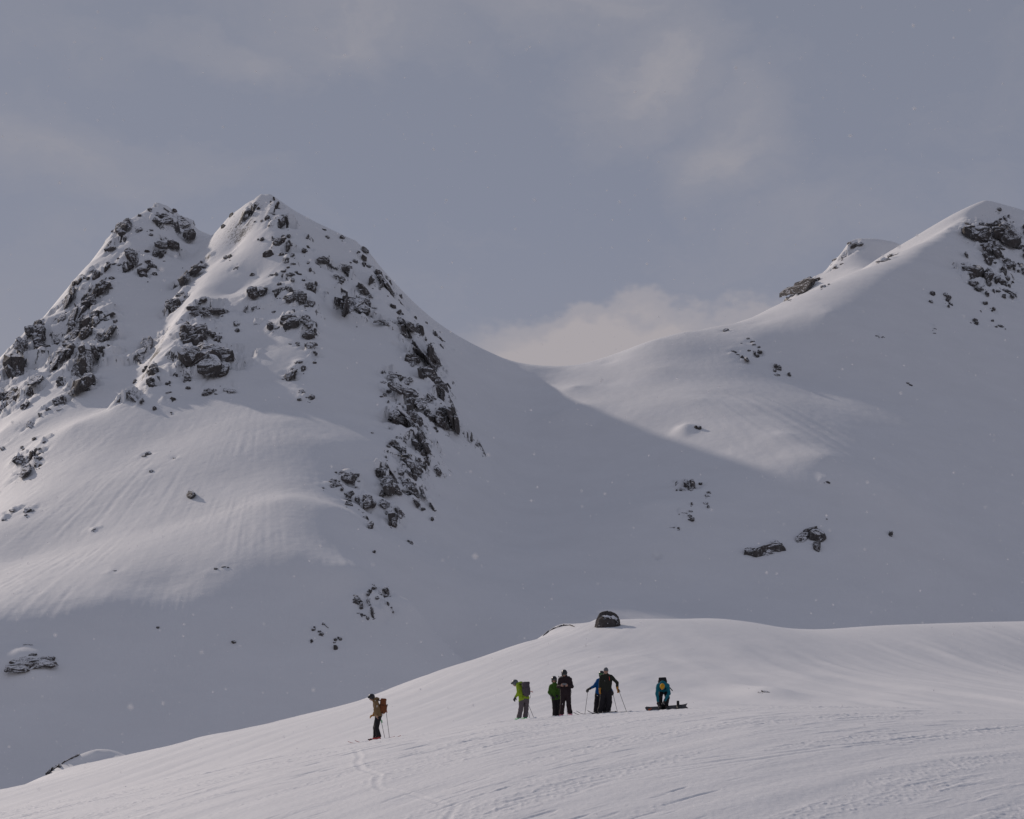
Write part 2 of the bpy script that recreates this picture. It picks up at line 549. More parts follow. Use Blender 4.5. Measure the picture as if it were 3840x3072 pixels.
    # relief of the snow: drifted lumps, runnels combed down the apron, breeze ripples
    fine = smooth(-0.42, -0.34, U) * (1 - smooth(0.38, 0.43, U))
    Z += 1.3 * fbm(X / 80, Y / 80, 2, 3) * fine
    ax, ay = at(900, 1400, 960).x, 1060.0
    th = np.arctan2(X - ax, ay - Y)
    r = np.hypot(X - ax, Y - ay)
    runs = 0.30 * fbm(th * 40, r / 260, 2, 21) + 0.42 * fbm(th * 150, r / 190, 2, 22) + 0.30 * fbm(X / 3.0, Y / 3.6, 2, 23)
    apron = smooth(90, 190, r) * (1 - smooth(0.15, 0.42, th)) * (1 - smooth(900, 980, Y))
    Z += 0.36 * (0.2 + 0.9 * smooth(-0.35, 0.45, fbm(X / 45, Y / 60, 2, 24))) * runs * apron * fine * smooth(520, 640, Y)
    # runnels on the sunny shoulder right of the saddle
    ex, ey = at(2350, 1250, 1260).x, 1290.0
    th2 = np.arctan2(X - ex, ey - Y)
    r2 = np.hypot(X - ex, Y - ey)
    sh = smooth(0.08, 0.3, th2) * (1 - smooth(0.75, 1.0, th2)) * smooth(150, 260, r2) * (1 - smooth(420, 560, r2))
    Z += 0.38 * fbm(th2 * 34, r2 / 260, 2, 31) * sh * fine
    Z += 0.10 * fbm(X / 6, Y / 9, 2, 41) * fine
    # mound under the lone rock in the sunny bowl
    Z += 4.0 * np.exp(-((X - 110.0) / 6.5) ** 2 - ((Y - 1031.0) / 9.0) ** 2)
    # snow dome over the rock bank at the lower left
    c = at(95, 2455, 612)
    Z += 5.5 * np.exp(-((X - c.x) / 11) ** 2 - ((Y - c.y) / 9) ** 2)
    Z = Z.astype(np.float64)
    return Sheet(us, Yf, Z)


MT = mountain_sheet()


# ------------------------------------------------------------------ the rounded hill behind the party
def hill_sheet():
    P = []
    sky = [(-700, 3090, 100), (-300, 3030, 104), (0, 2972, 108), (90, 2945, 110), (180, 2905, 112), (330, 2868, 114), (455, 2843, 116), (640, 2800, 118), (740, 2768, 119), (830, 2750, 120),
           (1000, 2715, 123), (1150, 2682, 126), (1300, 2645, 128), (1440, 2595, 131), (1560, 2550, 133), (1700, 2505, 136), (1850, 2452, 140),
           (2000, 2405, 144), (2080, 2368, 147), (2160, 2356, 149), (2250, 2344, 150), (2340, 2341, 152), (2480, 2330, 154), (2600, 2322, 156),
           (2680, 2322, 157), (2780, 2330, 157), (2840, 2338, 157), (2900, 2348, 157), (2960, 2356, 158), (3020, 2360, 159.5), (3100, 2361, 162), (3200, 2358, 165), (3400, 2353, 171), (3550, 2354, 177),
           (3700, 2360, 183), (3840, 2370, 190), (4200, 2410, 205), (4800, 2480, 215)]
    P += line(sky, 4)
    for px, py, Y in sky[::2]:                       # far side
        P.append(at(px, py, Y) + Vector((-1, 14, -3.5)))
        P.append(at(px, py, Y) + Vector((-4, 45, -17)))
    P += [at(px, 2870, 330) + Vector((0, 0, -14)) for px in (-600, 300, 1200, 2100, 3000, 3900, 4600)]
    # trough between the crest the people stand on and the hill
    for px, py in ((-700, 3250), (0, 3120), (465, 3030), (1000, 2915), (1459, 2830), (1870, 2765), (2200, 2740), (2500, 2720), (2850, 2705), (3300, 2715), (3840, 2740), (4500, 2790)):
        P.append(at(px, py, 64))
        P.append(at(px, py - 8, 76))
    # body of the hill
    for px, py, Y in ((300, 2965, 95), (700, 2880, 97), (1000, 2800, 100), (1300, 2730, 102), (1600, 2660, 105), (1800, 2590, 112), (2000, 2530, 116),
                      (2250, 2440, 128), (2250, 2540, 112), (2500, 2430, 130), (2500, 2540, 112), (2750, 2430, 132), (2700, 2540, 114), (2850, 2600, 106), (3000, 2480, 130),
                      (3000, 2590, 108), (3250, 2450, 140), (3250, 2560, 116), (3500, 2450, 145), (3500, 2570, 116), (3800, 2470, 148), (3800, 2590, 116), (4300, 2560, 145),
                      (0, 3040, 92), (-400, 3130, 90)):
        P.append(at(px, py, Y))
    keep = []
    for p in P:
        if all((p.x - q.x) ** 2 + (p.y - q.y) ** 2 > 2.0 for q in keep):
            keep.append(p)
    rbf = RBF(keep, c=5.0, lam=0.0)
    uc = np.arange(-0.52, 0.521, 0.004)
    Yc = np.arange(62.0, 336.0, 1.0)
    U, Y = np.meshgrid(uc, Yc)
    Zc = rbf(U * Y, Y)
    uf = np.arange(-0.50, 0.5001, 0.0012)
    Yf = np.concatenate([np.arange(63.5, 200, 0.34), np.arange(200, 333, 2.5)])
    Z = cubic_matrix(Yc, Yf) @ Zc @ cubic_matrix(uc, uf).T
    U, Y = np.meshgrid(uf, Yf)
    X = U * Y
    # hard drift on the left shoulder: lit lip, hollow shaded side
    c = at(335, 2830, 114)
    dx, dy = (X - c.x), (Y - c.y)
    w = np.where(dx < 0, 3.3, 2.3)
    top = np.clip(1 - (dx / w) ** 2, 0, 1) ** 0.8
    prof = np.where(dy < 0, np.clip(1 + dy / 1.1, 0, 1), np.clip(1 - dy / 3.5, 0, 1))
    prof = prof * prof * (3 - 2 * prof)
    Z += 0.95 * top * prof
    # low rounded drift left of the boulder
    c = at(2095, 2372, 148)
    Z += 0.55 * np.exp(-((X - c.x) / 1.5) ** 2 - ((Y - c.y) / 1.6) ** 2)
    # collar of snow round the boulder, drift below the flat stone
    c = at(2280, 2345, 149)
    Z += 0.35 * np.exp(-((X - c.x + 0.9) / 0.8) ** 2 - ((Y - c.y + 0.8) / 0.9) ** 2)
    c = at(2880, 2620, 104)
    Z += 0.55 * np.exp(-((X - c.x) / 2.2) ** 2 - ((Y - c.y) / 4.0) ** 2)
    # wind ribs raking down to the right on the right hand part, gentle on the left flank
    q = X * 0.33 - (Y - 130) * 0.95
    s = X * 0.95 + (Y - 130) * 0.33
    right = smooth(14, 26, X) * smooth(70, 90, Y)
    ribs = fbm(s / 3.4 + 0.7 * perlin(q / 24, s / 14, 5), q / 30, 2, 51)
    ribs = np.where(ribs > 0, ribs, ribs * 0.5)
    ribs = ribs + 0.22 * fbm(s / 1.3, q / 14, 2, 52)
    ysky = np.interp(U * F + CX, [p[0] for p in sky], [p[2] for p in sky])
    right = right * (1 - smooth(-38, -10, Y - ysky))
    Z += 0.24 * ribs * right
    q2 = X * 0.447 + (Y - 130) * 0.894
    s2 = X * 0.894 - (Y - 130) * 0.447
    left = (1 - smooth(6, 16, X)) * smooth(70, 82, Y)
    Z += 0.034 * fbm(s2 / 1.5 + 0.4 * perlin(q2 / 10, s2 / 6, 6), q2 / 16, 3, 61) * left
    mid = smooth(2, 10, X) * (1 - smooth(22, 34, X))
    Z += 0.24 * fbm(X / 9 + 0.3 * Y / 9, Y / 16, 3, 71) * mid * (1 - smooth(-30, -8, Y - ysky))
    Z += 0.008 * fbm(X / 0.8, Y / 1.2, 2, 81)
    return Sheet(uf, Yf, Z)


HILL = hill_sheet()

# ------------------------------------------------------------------ the crest the party stands on, and the slope up to it
CREST = [(-2600, 3500), (-1200, 3260), (-500, 3140), (0, 3044), (465, 2957), (1000, 2845), (1280, 2798), (1377, 2780), (1459, 2767), (1560, 2753), (1700, 2733), (1870, 2707),
         (2033, 2694), (2200, 2681), (2383, 2669), (2500, 2662), (2700, 2651), (2850, 2646), (3100, 2648), (3300, 2653), (3500, 2660),
         (3840, 2676), (4400, 2705), (5600, 2780)]
YC = 60.0


def field_sheet():
    us = np.concatenate([np.arange(-0.75, -0.36, 0.006), np.arange(-0.36, 0.3601, 0.00078), np.arange(0.366, 0.75, 0.006)])
    Ys = np.concatenate([np.arange(-12.0, 0, 1.0) + 12.4, np.arange(12.4, 33, 0.2), np.arange(33, 61.5, 0.032), np.arange(61.5, 78, 0.3)])
    Ys = np.unique(np.round(Ys, 4))
    Ys = Ys[Ys > 1.0]
    U, Y = np.meshgrid(us, Ys)
    X = U * Y
    kc = np.interp(us * F + CX, [c[0] for c in CREST], [(HZ - c[1]) / F for c in CREST])
    ker = np.exp(-np.linspace(-2, 2, 41) ** 2)
    kc = np.convolve(np.pad(kc, 20, mode='edge'), ker / ker.sum(), mode='valid')
    t = np.clip((YC - Y) / YC, 0, 1)
    dip = 0.0062 * np.clip(YC - Y, 0, None) ** 1.9
    rise = smooth(8, 34, Y)
    drop = dip * rise + (1 - rise) * (1.65 + 2.2 * smooth(3, 24, Y)) + 0.013 * np.clip(Y - YC, 0, None) ** 1.6
    fadeY = smooth(1, 20, Y)
    Z = kc[None, :] * Y * fadeY - drop - (1 - fadeY) * 0.0
    # sastrugi: long low wind ribs, broken crusts and scour marks running up to the right
    near = smooth(6, 16, Y) * (1 - smooth(60.5, 64, Y))
    a = X * 0.75 + Y * 0.66
    b = -X * 0.66 + Y * 0.75
    Z += 0.030 * fbm(b / 1.5 + 0.5 * perlin(a / 9, b / 5, 7), a / 11, 3, 91) * near
    crust = fbm(b / 0.32, a / 2.4, 3, 101)
    patch = smooth(0.0, 0.45, fbm(b / 3.0, a / 9.0, 3, 111))
    Z += 0.040 * np.clip(crust - 0.12, 0, 0.5) * patch * near
    step = fbm(b / 0.36 + 3, a / 2.2, 2, 121)
    scours = np.clip(step - 0.42, 0, 0.25) * smooth(-0.1, 0.4, fbm(b / 6 + 9, a / 12, 2, 131))
    Z -= 0.10 * scours * near
    lumps = fbm(X / 0.16, Y / 0.22, 2, 141)
    band = smooth(0.05, 0.4, fbm(b / 2.2 + 4, a / 14, 3, 151))
    Z += 0.024 * np.clip(lumps - 0.1, 0, 1) * band * near
    Z += 0.004 * lumps * near
    # snow trodden by the party
    tread = np.zeros_like(X)
    for px, w in ((1413, 1.0), (1960, 0.9), (2100, 1.1), (2255, 1.5), (2490, 1.1)):
        tread = np.maximum(tread, np.exp(-((X - (px - CX) / F * 60.0) / w) ** 2 - ((Y - 59.6) / 1.6) ** 2))
    Z += 0.045 * tread * np.clip(fbm(X / 0.20, Y / 0.30, 2, 171), -0.5, 0.9) * (1 - smooth(59.9, 60.6, Y))
    # the winding ski track towards the lone skier
    sheet = Sheet(us, Ys, Z)
    tr = [(1335, 2812), (1350, 2840), (1338, 2858), (1352, 2884), (1398, 2898), (1422, 2905), (1412, 2930), (1412, 2948), (1428, 2960), (1475, 2965), (1530, 2974), (1600, 2994), (1660, 3015), (1712, 3022),
          (1700, 3042), (1690, 3058), (1680, 3072), (1660, 3110)]
    pts = [sheet.hit(*p) for p in tr]
    dense = []
    for p, q in zip(pts, pts[1:]):
        for k in range(8):
            dense.append(p.lerp(q, k / 8))
    T = np.array([(p.x, p.y) for p in dense])
    m = (np.abs(U - (-0.06)) < 0.07) & (Y > 10) & (Y < 60)
    xs, ys = X[m], Y[m]
    best = np.full(xs.shape, 1e9)
    side = np.zeros(xs.shape)
    for k in range(len(T) - 1):
        ab = T[k + 1] - T[k]
        l2 = max(1e-6, ab @ ab)
        tt = np.clip(((xs - T[k, 0]) * ab[0] + (ys - T[k, 1]) * ab[1]) / l2, 0, 1)
        ex, ey = xs - (T[k, 0] + tt * ab[0]), ys - (T[k, 1] + tt * ab[1])
        dd = np.hypot(ex, ey)
        upd = dd < best
        best[upd] = dd[upd]
        side[upd] = np.sign(ab[0] * ey - ab[1] * ex)[upd]
    g = -0.011 * np.exp(-(best / 0.08) ** 2) + 0.009 * np.exp(-((best - 0.15) / 0.06) ** 2) * (1 + 0.5 * fbm(xs / 0.15, ys / 0.2, 2, 161))
    Z[m] += g
    # old ski tracks slanting up over the right hand side
    for o0, pts in enumerate(([(1900, 3010), (2300, 2915), (2840, 2836), (3300, 2782), (3790, 2728), (4200, 2700)], [(2350, 2925), (2840, 2848), (3200, 2800), (3500, 2768), (3900, 2735)],
                              [(2600, 2850), (3000, 2806), (3400, 2776), (3700, 2745)], [(380, 3060), (800, 2985), (1200, 2915), (1640, 2830), (1760, 2810)], [(0, 3075), (465, 2990), (900, 2905), (1400, 2822)])):
        T = [sheet.hit(*p) for p in pts]
        for p, q in zip(T, T[1:]):
            ab = np.array([q.x - p.x, q.y - p.y])
            l2 = ab @ ab
            x0, x1 = min(p.x, q.x) - 0.4, max(p.x, q.x) + 0.4
            y0, y1 = min(p.y, q.y) - 0.4, max(p.y, q.y) + 0.4
            j0, j1 = np.searchsorted(Ys, [y0, y1])
            i0, i1 = np.searchsorted(us, [min(x0 / y0, x0 / y1), max(x1 / y0, x1 / y1)])
            if j1 <= j0 or i1 <= i0:
                continue
            xs, ys = X[j0:j1, i0:i1], Y[j0:j1, i0:i1]
            tt = ((xs - p.x) * ab[0] + (ys - p.y) * ab[1]) / l2
            dd = np.hypot(xs - p.x - tt * ab[0], ys - p.y - tt * ab[1])
            Z[j0:j1, i0:i1] += np.where((tt >= 0) & (tt < 1), -0.016 * np.exp(-(dd / 0.07) ** 2) + 0.007 * np.exp(-((dd - 0.16) / 0.06) ** 2), 0) * (0.6 + 0.8 * perlin(xs / 1.5, ys / 1.5, 180 + o0))
    return sheet


FIELD = field_sheet()

hill = tag(HILL.build('snow_hill', M_SNOW_HILL), kind='structure')
field = tag(FIELD.build('snow_field', M_SNOW_NEAR), kind='structure')
# ------------------------------------------------------------------ rock breaking through the snow
M_ROCK = rock_mat('rock_bare', 0.5, 0.42, 0.80)
M_ROCK_DUSTED = rock_mat('rock_dusted', 0.55, 0.32, 0.66)
M_ROCK_NEAR = rock_mat('rock_near', 3.0, 0.45, 0.75)
M_ROCK_SCRAP = rock_mat('rock_half_snowed', 4.5, 0.0, 0.30)
M_ROCK_DOME = rock_mat('rock_dome', 2.2, 0.98, 1.35)



def mountain_mat():
    """wind packed snow; bare rock wherever the ground itself is too steep to hold it"""
    m, g = new_mat('mountain_snow_and_rock')
    geo = g.n('ShaderNodeNewGeometry')
    p = geo.outputs['Position']
    sc = 0.22
    a = g.noise(g.vmap(p, (sc, sc * 1.3, sc)), 1.0, 6.0, 0.62)
    b = g.noise(g.vmap(p, (sc * 6, sc * 9, sc * 6)), 1.0, 3.0, 0.6)
    h = g.math('ADD', a, g.math('MULTIPLY', b, 0.25))
    tint = (0.82, 0.815, 0.83)
    t = g.ramp(g.noise(g.vmap(p, (sc * 0.12, sc * 0.12, sc * 0.3)), 1.0, 6.0, 0.62), [(0.3, tuple(c * 0.95 for c in tint)), (0.7, tint)])
    n1 = g.noise(g.vmap(p, (0.5, 0.5, 0.3), rot=(0.3, 0.5, 0.2)), 1.0, 7.0, 0.66, 0.4)
    n2 = g.noise(g.vmap(p, (1.5, 1.5, 0.6), rot=(0.2, -0.4, 0.0)), 1.0, 5.0, 0.62)
    rc = g.ramp(g.math('ADD', g.math('MULTIPLY', n1, 0.65), g.math('MULTIPLY', n2, 0.35)),
                [(0.33, (0.04, 0.038, 0.04)), (0.52, (0.092, 0.084, 0.082)), (0.70, (0.16, 0.152, 0.15))])
    sep = g.n('ShaderNodeSeparateXYZ')
    g.l(geo.outputs['Normal'], sep.inputs[0])
    up = g.math('ADD', sep.outputs[2], g.math('MULTIPLY', g.math('SUBTRACT', n1, 0.5), 0.42))
    up = g.math('ADD', up, g.math('MULTIPLY', g.math('SUBTRACT', n2, 0.5), 0.42))
    sn = g.ramp(up, [(0.44, 0.0), (0.53, 1.0)])
    finish(g, g.mix(sn, rc, t), 0.75, h, 0.4, 0.5, spec=0.2)
    return m


M_SNOW_FAR = mountain_mat()

# outcrops as seen in enlarged crops of the face: origin x, y, scale, then (x, y, width, height[, tilt[, dusted]]) in crop pixels
S1 = 1000 / 2156
OUTCROPS = [
 (0, 660, S1, [(1270,222,50,14),(1215,280,45,30,20),(1130,320,25,20),(1000,420,85,120,-25),(895,605,85,60,-10),(1305,325,70,50),(1280,380,70,45),(1380,295,70,12,10),(1410,285,25,40),
  (1450,380,100,120,20,1),(1480,400,50,70),(1540,485,65,105),(1110,440,60,60,-40,1),(1220,440,40,14),(1235,475,45,35),(1000,515,35,45,0,1),(1350,580,140,100,-10),(1290,625,70,50),(1320,650,30,60),(1080,660,60,130,-20),
  (1190,610,30,20),(1205,680,50,50),(1015,740,80,60,20),(1170,795,75,80),(1225,745,45,70),(1255,795,30,25),(955,668,14,12),(925,715,35,12,-20),(865,740,25,80,10),(910,825,45,50),
  (765,755,60,45,0,1),(695,835,50,50),(790,810,85,90),(625,860,50,80),(565,990,70,150,-10,1),(850,890,95,90),(800,940,70,130,20),(715,1005,80,120,-20),(740,1190,140,180),(850,1150,120,60,-15),(925,1185,45,50),
  (510,1150,60,90,0,1),(640,1120,60,200,-15,1),(600,1230,70,90,0,1),(605,1310,80,120),(700,1280,80,110,20),(850,1310,75,150,15),(805,1430,70,75),(720,1480,110,260,-8),(545,1420,80,130),(490,1500,80,180,10,1),
  (300,1200,60,70),(275,1260,100,140,-20),(315,1320,70,140),(350,1380,70,40,-30),(190,1400,70,160,-25),(130,1560,100,260,-25),(290,1660,110,90,0,1),(500,1680,50,90,-25),(700,1660,70,120),(460,1350,50,70,0,1),
  (1560,770,100,110,-25),(1640,690,50,40),(1645,745,55,60,-30),(1490,850,70,130,-15),(1850,660,50,60,-20),(1905,745,40,20),(2040,800,30,25),(1470,960,70,50,0,1),(1410,1060,90,120,-35),(1385,1110,60,90),
  (1640,1000,60,60,0,1),(1660,1090,200,50,5),(1560,1080,60,60),(1740,1100,40,50),(1500,1250,90,130,-30),(1620,1260,200,110),(1720,1270,90,70),(1570,1330,120,60,-30),(1770,1330,50,80),(1690,1490,310,250),
  (1570,1470,80,90),(1200,1360,50,120,-35),(1150,1470,40,130,-25,1),(1230,1580,70,100,-20),(1175,1560,50,50),(1430,1600,50,60),(1510,1640,50,80),(1360,1670,30,40),(1215,1680,60,110),(1090,1660,40,40),(1500,1530,60,80,0,1)]),
 (800, 660, S1, [(145,320,30,35),(80,410,30,30),(335,235,15,15),(280,280,70,40,-20,1),(365,265,20,20),(435,345,35,35),(390,365,15,20),(335,370,14,12),(445,400,15,12),(490,190,14,40),(515,260,14,90,10),
  (465,210,10,14),(545,370,40,110,8),(600,370,12,80),(540,540,75,75),(590,490,50,60,20),(608,560,25,110,5),(485,510,20,50),(395,515,30,30),(362,515,10,14),(120,660,45,50,-30),(180,748,45,15),(310,800,25,20,-30),
  (550,635,30,30),(600,630,25,20),(645,645,40,50,20),(610,695,50,20),(655,710,40,20),(570,770,45,25),(605,740,20,20),(640,800,70,30),(685,785,40,30),(560,805,80,20),(510,800,30,40),(470,802,30,12),(655,840,35,45),
  (590,830,15,40),(725,840,30,40),(785,900,60,90,15),(830,910,35,100),(345,955,110,110),(410,915,50,40),(520,945,40,90),(535,875,30,25),(580,900,60,50,0,1),(620,930,40,60),(655,935,30,15),(720,990,85,120),
  (775,1060,60,110,-10),(615,1000,80,60,10),(500,925,60,20),(760,510,20,60),(765,575,14,20),(750,610,40,60,-15),(768,700,20,40),(785,760,15,30,0,1),(890,700,70,90,25),(930,490,40,45,20),(900,435,30,10),(1040,500,25,50,20),
  (1240,610,50,70,15),(1200,670,45,60),(1210,720,30,40),(1085,745,60,75,20),(1025,820,80,40),(1040,860,50,50,15),(1080,800,20,90),(1265,740,40,30),(1335,795,70,75),(1360,880,25,80),(1175,615,20,15),(1150,690,30,30,0,1),
  (1285,850,15,90,20),(1215,920,60,100,-25),(1255,965,40,40,0,1),(1415,900,50,160,-25,1),(1440,875,20,60),(1455,955,12,40),(1518,975,22,40),(1050,1030,80,90),(1078,1050,25,190),(1130,1060,90,150,0,1),(1190,1070,110,180,0,1),
  (1240,1070,60,120,-15),(1060,1100,40,60),(250,1090,30,60,0,1),(330,1070,80,30,0,1),(170,1190,60,40,0,1),(195,1250,30,35),(370,1200,60,20),(465,1220,45,70),(500,1100,40,20),(630,1175,130,90),(570,1195,25,30),(650,1110,20,60),
  (780,1190,95,110),(790,1270,90,80,10),(760,1160,60,30),(590,1240,40,10),(690,1365,45,40),(620,1360,25,10),(780,1370,80,50,0,1),(825,1440,35,50),(820,1510,25,18),(690,1510,50,30),(725,1560,50,50),(620,1610,70,90,20),(660,1560,50,60),
  (1450,1060,35,45),(1510,1115,40,50,20),(1400,1190,110,50,-35,1),(1550,1210,70,110,-30),(1610,1230,50,80),(1675,1240,45,90,-10),(1635,1150,15,30),(1725,1190,15,20),(1560,1305,60,40),(1590,1290,10,90,-20),(1650,1400,14,150,-35),
  (1715,1330,10,70),(1765,1440,40,170,-10),(1820,1310,40,80,-20),(1850,1380,10,40,-25),(1620,1490,80,70),(1620,1530,50,50),(1740,1555,45,45),(1770,1650,110,130,-30),(1850,1690,70,100,-20),(1720,1500,14,200,-38),(1440,1590,70,15),
  (1380,1585,40,10,20),(1460,1640,120,70,15),(1360,1670,60,30,-30,1),(1570,1660,90,50,0,1),(1800,1580,20,100,-15)]),
 (1000, 1300, S1, [(1395,360,60,90,-30),(1430,420,30,110,-10),(1100,385,190,120,20),(990,370,40,50),(955,395,25,25),(930,405,20,10),(1060,460,50,60,30),(1170,450,60,60),(985,450,8,25),(1200,470,60,100,-20),(1260,460,80,80,0,1),
  (1330,440,50,80,-20),(1430,560,90,130,-15),(1400,540,40,80),(1510,590,45,200,-12),(1450,650,40,90,-15),(1490,610,30,90),(1180,540,60,130,-25),(1215,600,50,100,-25),(1310,570,50,110),(1240,620,50,90,-15),(1360,600,30,80),
  (1375,670,25,50),(1110,640,130,200,-35,1),(1180,650,20,200,-35),(1240,700,30,120,-30),(1270,790,60,170,-20),(1280,890,70,130,-10),(1225,820,40,150,-15,1),(1070,740,35,25),(1060,800,70,80,-25),(1100,850,50,90,-20),
  (1000,810,50,30,0,1),(985,845,60,15,0,1),(970,895,25,45,-15),(1165,970,70,170,-25),(1180,1040,50,110,-15),(1100,1020,70,80,0,1),(1240,950,40,110,0,1),(1225,990,30,80,-25),(1275,965,15,40),(1390,1010,40,75,-30),(1370,995,30,10),
  (945,1010,70,70),(970,1070,70,110),(1010,1120,90,130,-30),(950,1105,50,50),(1050,1150,50,100,-30),(1020,1060,20,180,-35),(895,1045,22,30),(1160,1130,60,120,-25,1),(1190,1180,50,90,-20),(1140,1190,70,40,0,1),(955,1185,45,75),
  (960,1260,60,80,-35),(1000,1350,60,60,-20),(1030,1400,50,110,-10),(1000,1445,25,60),(1070,1350,40,90,-20,1),(1265,1190,15,80,-25),(1330,1280,10,80,-30),(1210,1270,20,70,-25),(1265,1315,25,20,-30),(1340,1395,18,30),(1160,1580,30,45,-30),
  (845,1450,30,70),(825,1400,8,60,-35),(550,1110,80,75),(650,1080,90,50,10),(705,1080,50,80,-5),(660,1030,120,14,10),(680,1230,65,100,-5),(655,1270,60,40),(745,1240,40,55),(810,1280,80,110,15),(830,1215,50,40),(770,1280,40,60,0,1),
  (460,1145,8,20),(610,1155,15,30),(640,1192,20,16),(280,362,55,25,0,1),(265,430,25,20),(350,420,45,50),(320,410,50,12),(855,697,14,10)]),
 (0, 1400, S1, [(15,190,50,100,-20),(60,180,70,90,0,1),(120,210,120,150,0,1),(255,170,50,90),(200,250,60,80,0,1),(15,300,40,100,0,1),(660,110,80,140,15),(725,130,25,50),(455,235,40,90,-15),(510,215,40,80,-25),(385,300,35,50),
  (325,345,15,60,-20),(240,420,40,80,-25,1),(480,295,40,15,-20),(1075,190,50,140,-25,1),(1150,225,30,70,-20),(1250,285,25,30),(1380,215,60,35),(1365,155,35,10,-15),(1690,150,70,50),(1850,135,70,40,0,1),(1520,120,30,25),(1385,318,14,10),
  (275,530,30,25),(350,555,40,35,-15),(180,610,50,60),(325,650,45,30),(155,690,70,70,-35),(205,700,80,80),(270,660,40,90),(310,690,40,40),(200,780,110,110,0,1),(325,745,20,25),(285,745,14,20),(320,610,25,15),(25,600,50,40,-20,1),
  (90,1110,60,25,0,1),(28,1175,45,55),(240,1105,70,40,0,1),(210,1145,18,20),(1205,655,35,35,-30),(1165,670,30,20),(1225,795,20,30),(1410,687,18,14),(745,1270,40,10,-20),(930,1597,40,8),(1745,1580,25,16),(1810,1567,30,8),(1845,1570,12,10)]),
 (1900, 1000, S1, [(1770,520,35,30),(1950,585,20,20),(1990,610,30,15),(1850,690,50,40,30),(1870,712,20,10),(1920,745,35,60,-25),(2025,705,40,60),(2000,695,20,25),(2050,692,25,25),(2040,650,20,15),(2000,630,25,10),(1960,680,20,12),(1897,620,10,8)]),
 (2840, 660, S1, [(800,555,80,30,-15),(740,545,20,20),(690,650,50,50,0,1),(595,715,40,35),(620,680,20,20),(610,750,30,40),(680,715,20,12),(330,930,130,100),(360,870,90,50,-10),(455,850,45,45),(400,905,60,50),(530,900,30,30),(575,880,10,14),
  (1020,690,70,25),(1072,650,30,25),(1115,640,30,14),(260,1005,20,8),(1955,268,28,28),(1770,480,135,140),(1740,390,60,60),(1810,390,45,50),(1770,430,80,60,0,1),(1870,430,70,90),(1900,390,40,40),(1950,345,35,40),(1960,400,60,60),
  (1985,480,140,170),(2060,540,70,90),(2060,450,60,120,0,1),(2010,350,20,60),(2050,350,20,50),(2030,330,10,30),(2130,580,70,60),(1960,575,70,30,20),(1890,470,40,80),(1880,600,90,110),(1895,560,50,80),(1850,570,60,30),(1690,640,30,60),
  (1720,790,145,115),(1680,715,50,30,0,1),(1850,800,80,120),(1865,690,40,100),(1855,850,40,80),(1760,870,110,50,10),(1810,920,90,50),(1845,950,20,60),(1915,695,50,40),(2025,710,80,80,35),(1990,660,40,40),(2110,720,40,45),(2110,770,20,20),
  (2145,760,20,30),(2075,740,20,50),(1960,850,80,70),(2010,800,60,90),(2030,840,40,60),(2000,885,30,25),(2035,890,20,30),(2065,860,20,15),(1935,925,30,50),(1975,965,50,40),(2030,945,80,30,35),(2060,975,30,30),(1905,930,15,40),
  (1840,1030,35,28),(1900,1080,40,35),(1805,1092,10,8),(1760,1165,35,25),(1770,1190,25,25),(1725,1188,12,6),(1900,1172,30,15,-30),(1930,1220,20,15),(1965,1215,35,25),(1990,1220,10,8),(2005,1238,10,6),(1415,950,35,35),(1400,1020,30,25),
  (1535,965,55,60,0,1),(1535,1005,25,30),(1560,1035,30,40),(1545,1055,12,20),(1445,1240,40,8,20),(1432,1272,25,6),(1005,1302,40,12,10),(970,1295,30,6),(5,1440,40,50),(170,1550,45,70),(140,1575,20,25),(150,1605,40,20),
  (250,1605,30,40),(1245,1690,40,20,15),(1215,1675,20,12),(2180,640,90,90),(2190,780,80,70),(2200,450,70,110,0,1)]),
 (2400, 1500, S1, [(290,680,35,50),(300,730,12,18,-30),(350,725,55,45),(400,710,50,110,-5),(485,680,20,25),(555,745,25,40,-25),(540,775,20,25),(530,835,30,25,0,1),(550,865,12,25),(417,842,12,25),(420,965,30,30),(405,940,30,20,35),
  (340,910,60,10,10),(405,900,30,14,0,1),(310,1035,14,14),(260,1030,50,8),(145,1268,40,15,-25,1),(1505,655,50,20,25)]),
 (1140, 2050, 400 / 1725, [(1130,640,75,90),(1030,755,110,100),(1075,900,60,130,-25),(860,880,140,70,30),(920,930,60,110,-20),(930,985,45,50),(885,830,60,20,45),(820,790,40,20),(1085,1000,20,60),(1110,1100,30,150,-8),(1350,750,60,150,-20),
  (1320,810,60,60),(1230,780,50,70,0,1),(1185,830,50,40,0,1),(1275,690,30,30),(1365,950,40,110,-10),(1415,985,15,30),(1435,1055,30,40),(930,1100,35,45),(880,1075,40,12),(970,1110,50,25),(1030,1150,35,65,-15),(155,1340,45,40),
  (170,1310,20,40),(250,1370,40,30),(290,1410,40,60,-20),(250,1428,14,12),(125,1525,30,45,-30),(320,1250,45,25,35),(580,1470,50,80,-35),(510,1505,35,50,-25),(495,1550,30,25),(515,1630,50,75,-15),(370,1295,60,6,35)]),
]


def hull_into(bm, pts):
    vs = [bm.verts.new(p) for p in pts]
    r = bmesh.ops.convex_hull(bm, input=vs)
    junk = {e for k in ('geom_interior', 'geom_unused') for e in r[k] if isinstance(e, bmesh.types.BMVert)}
    bmesh.ops.delete(bm, geom=list(junk), context='VERTS')


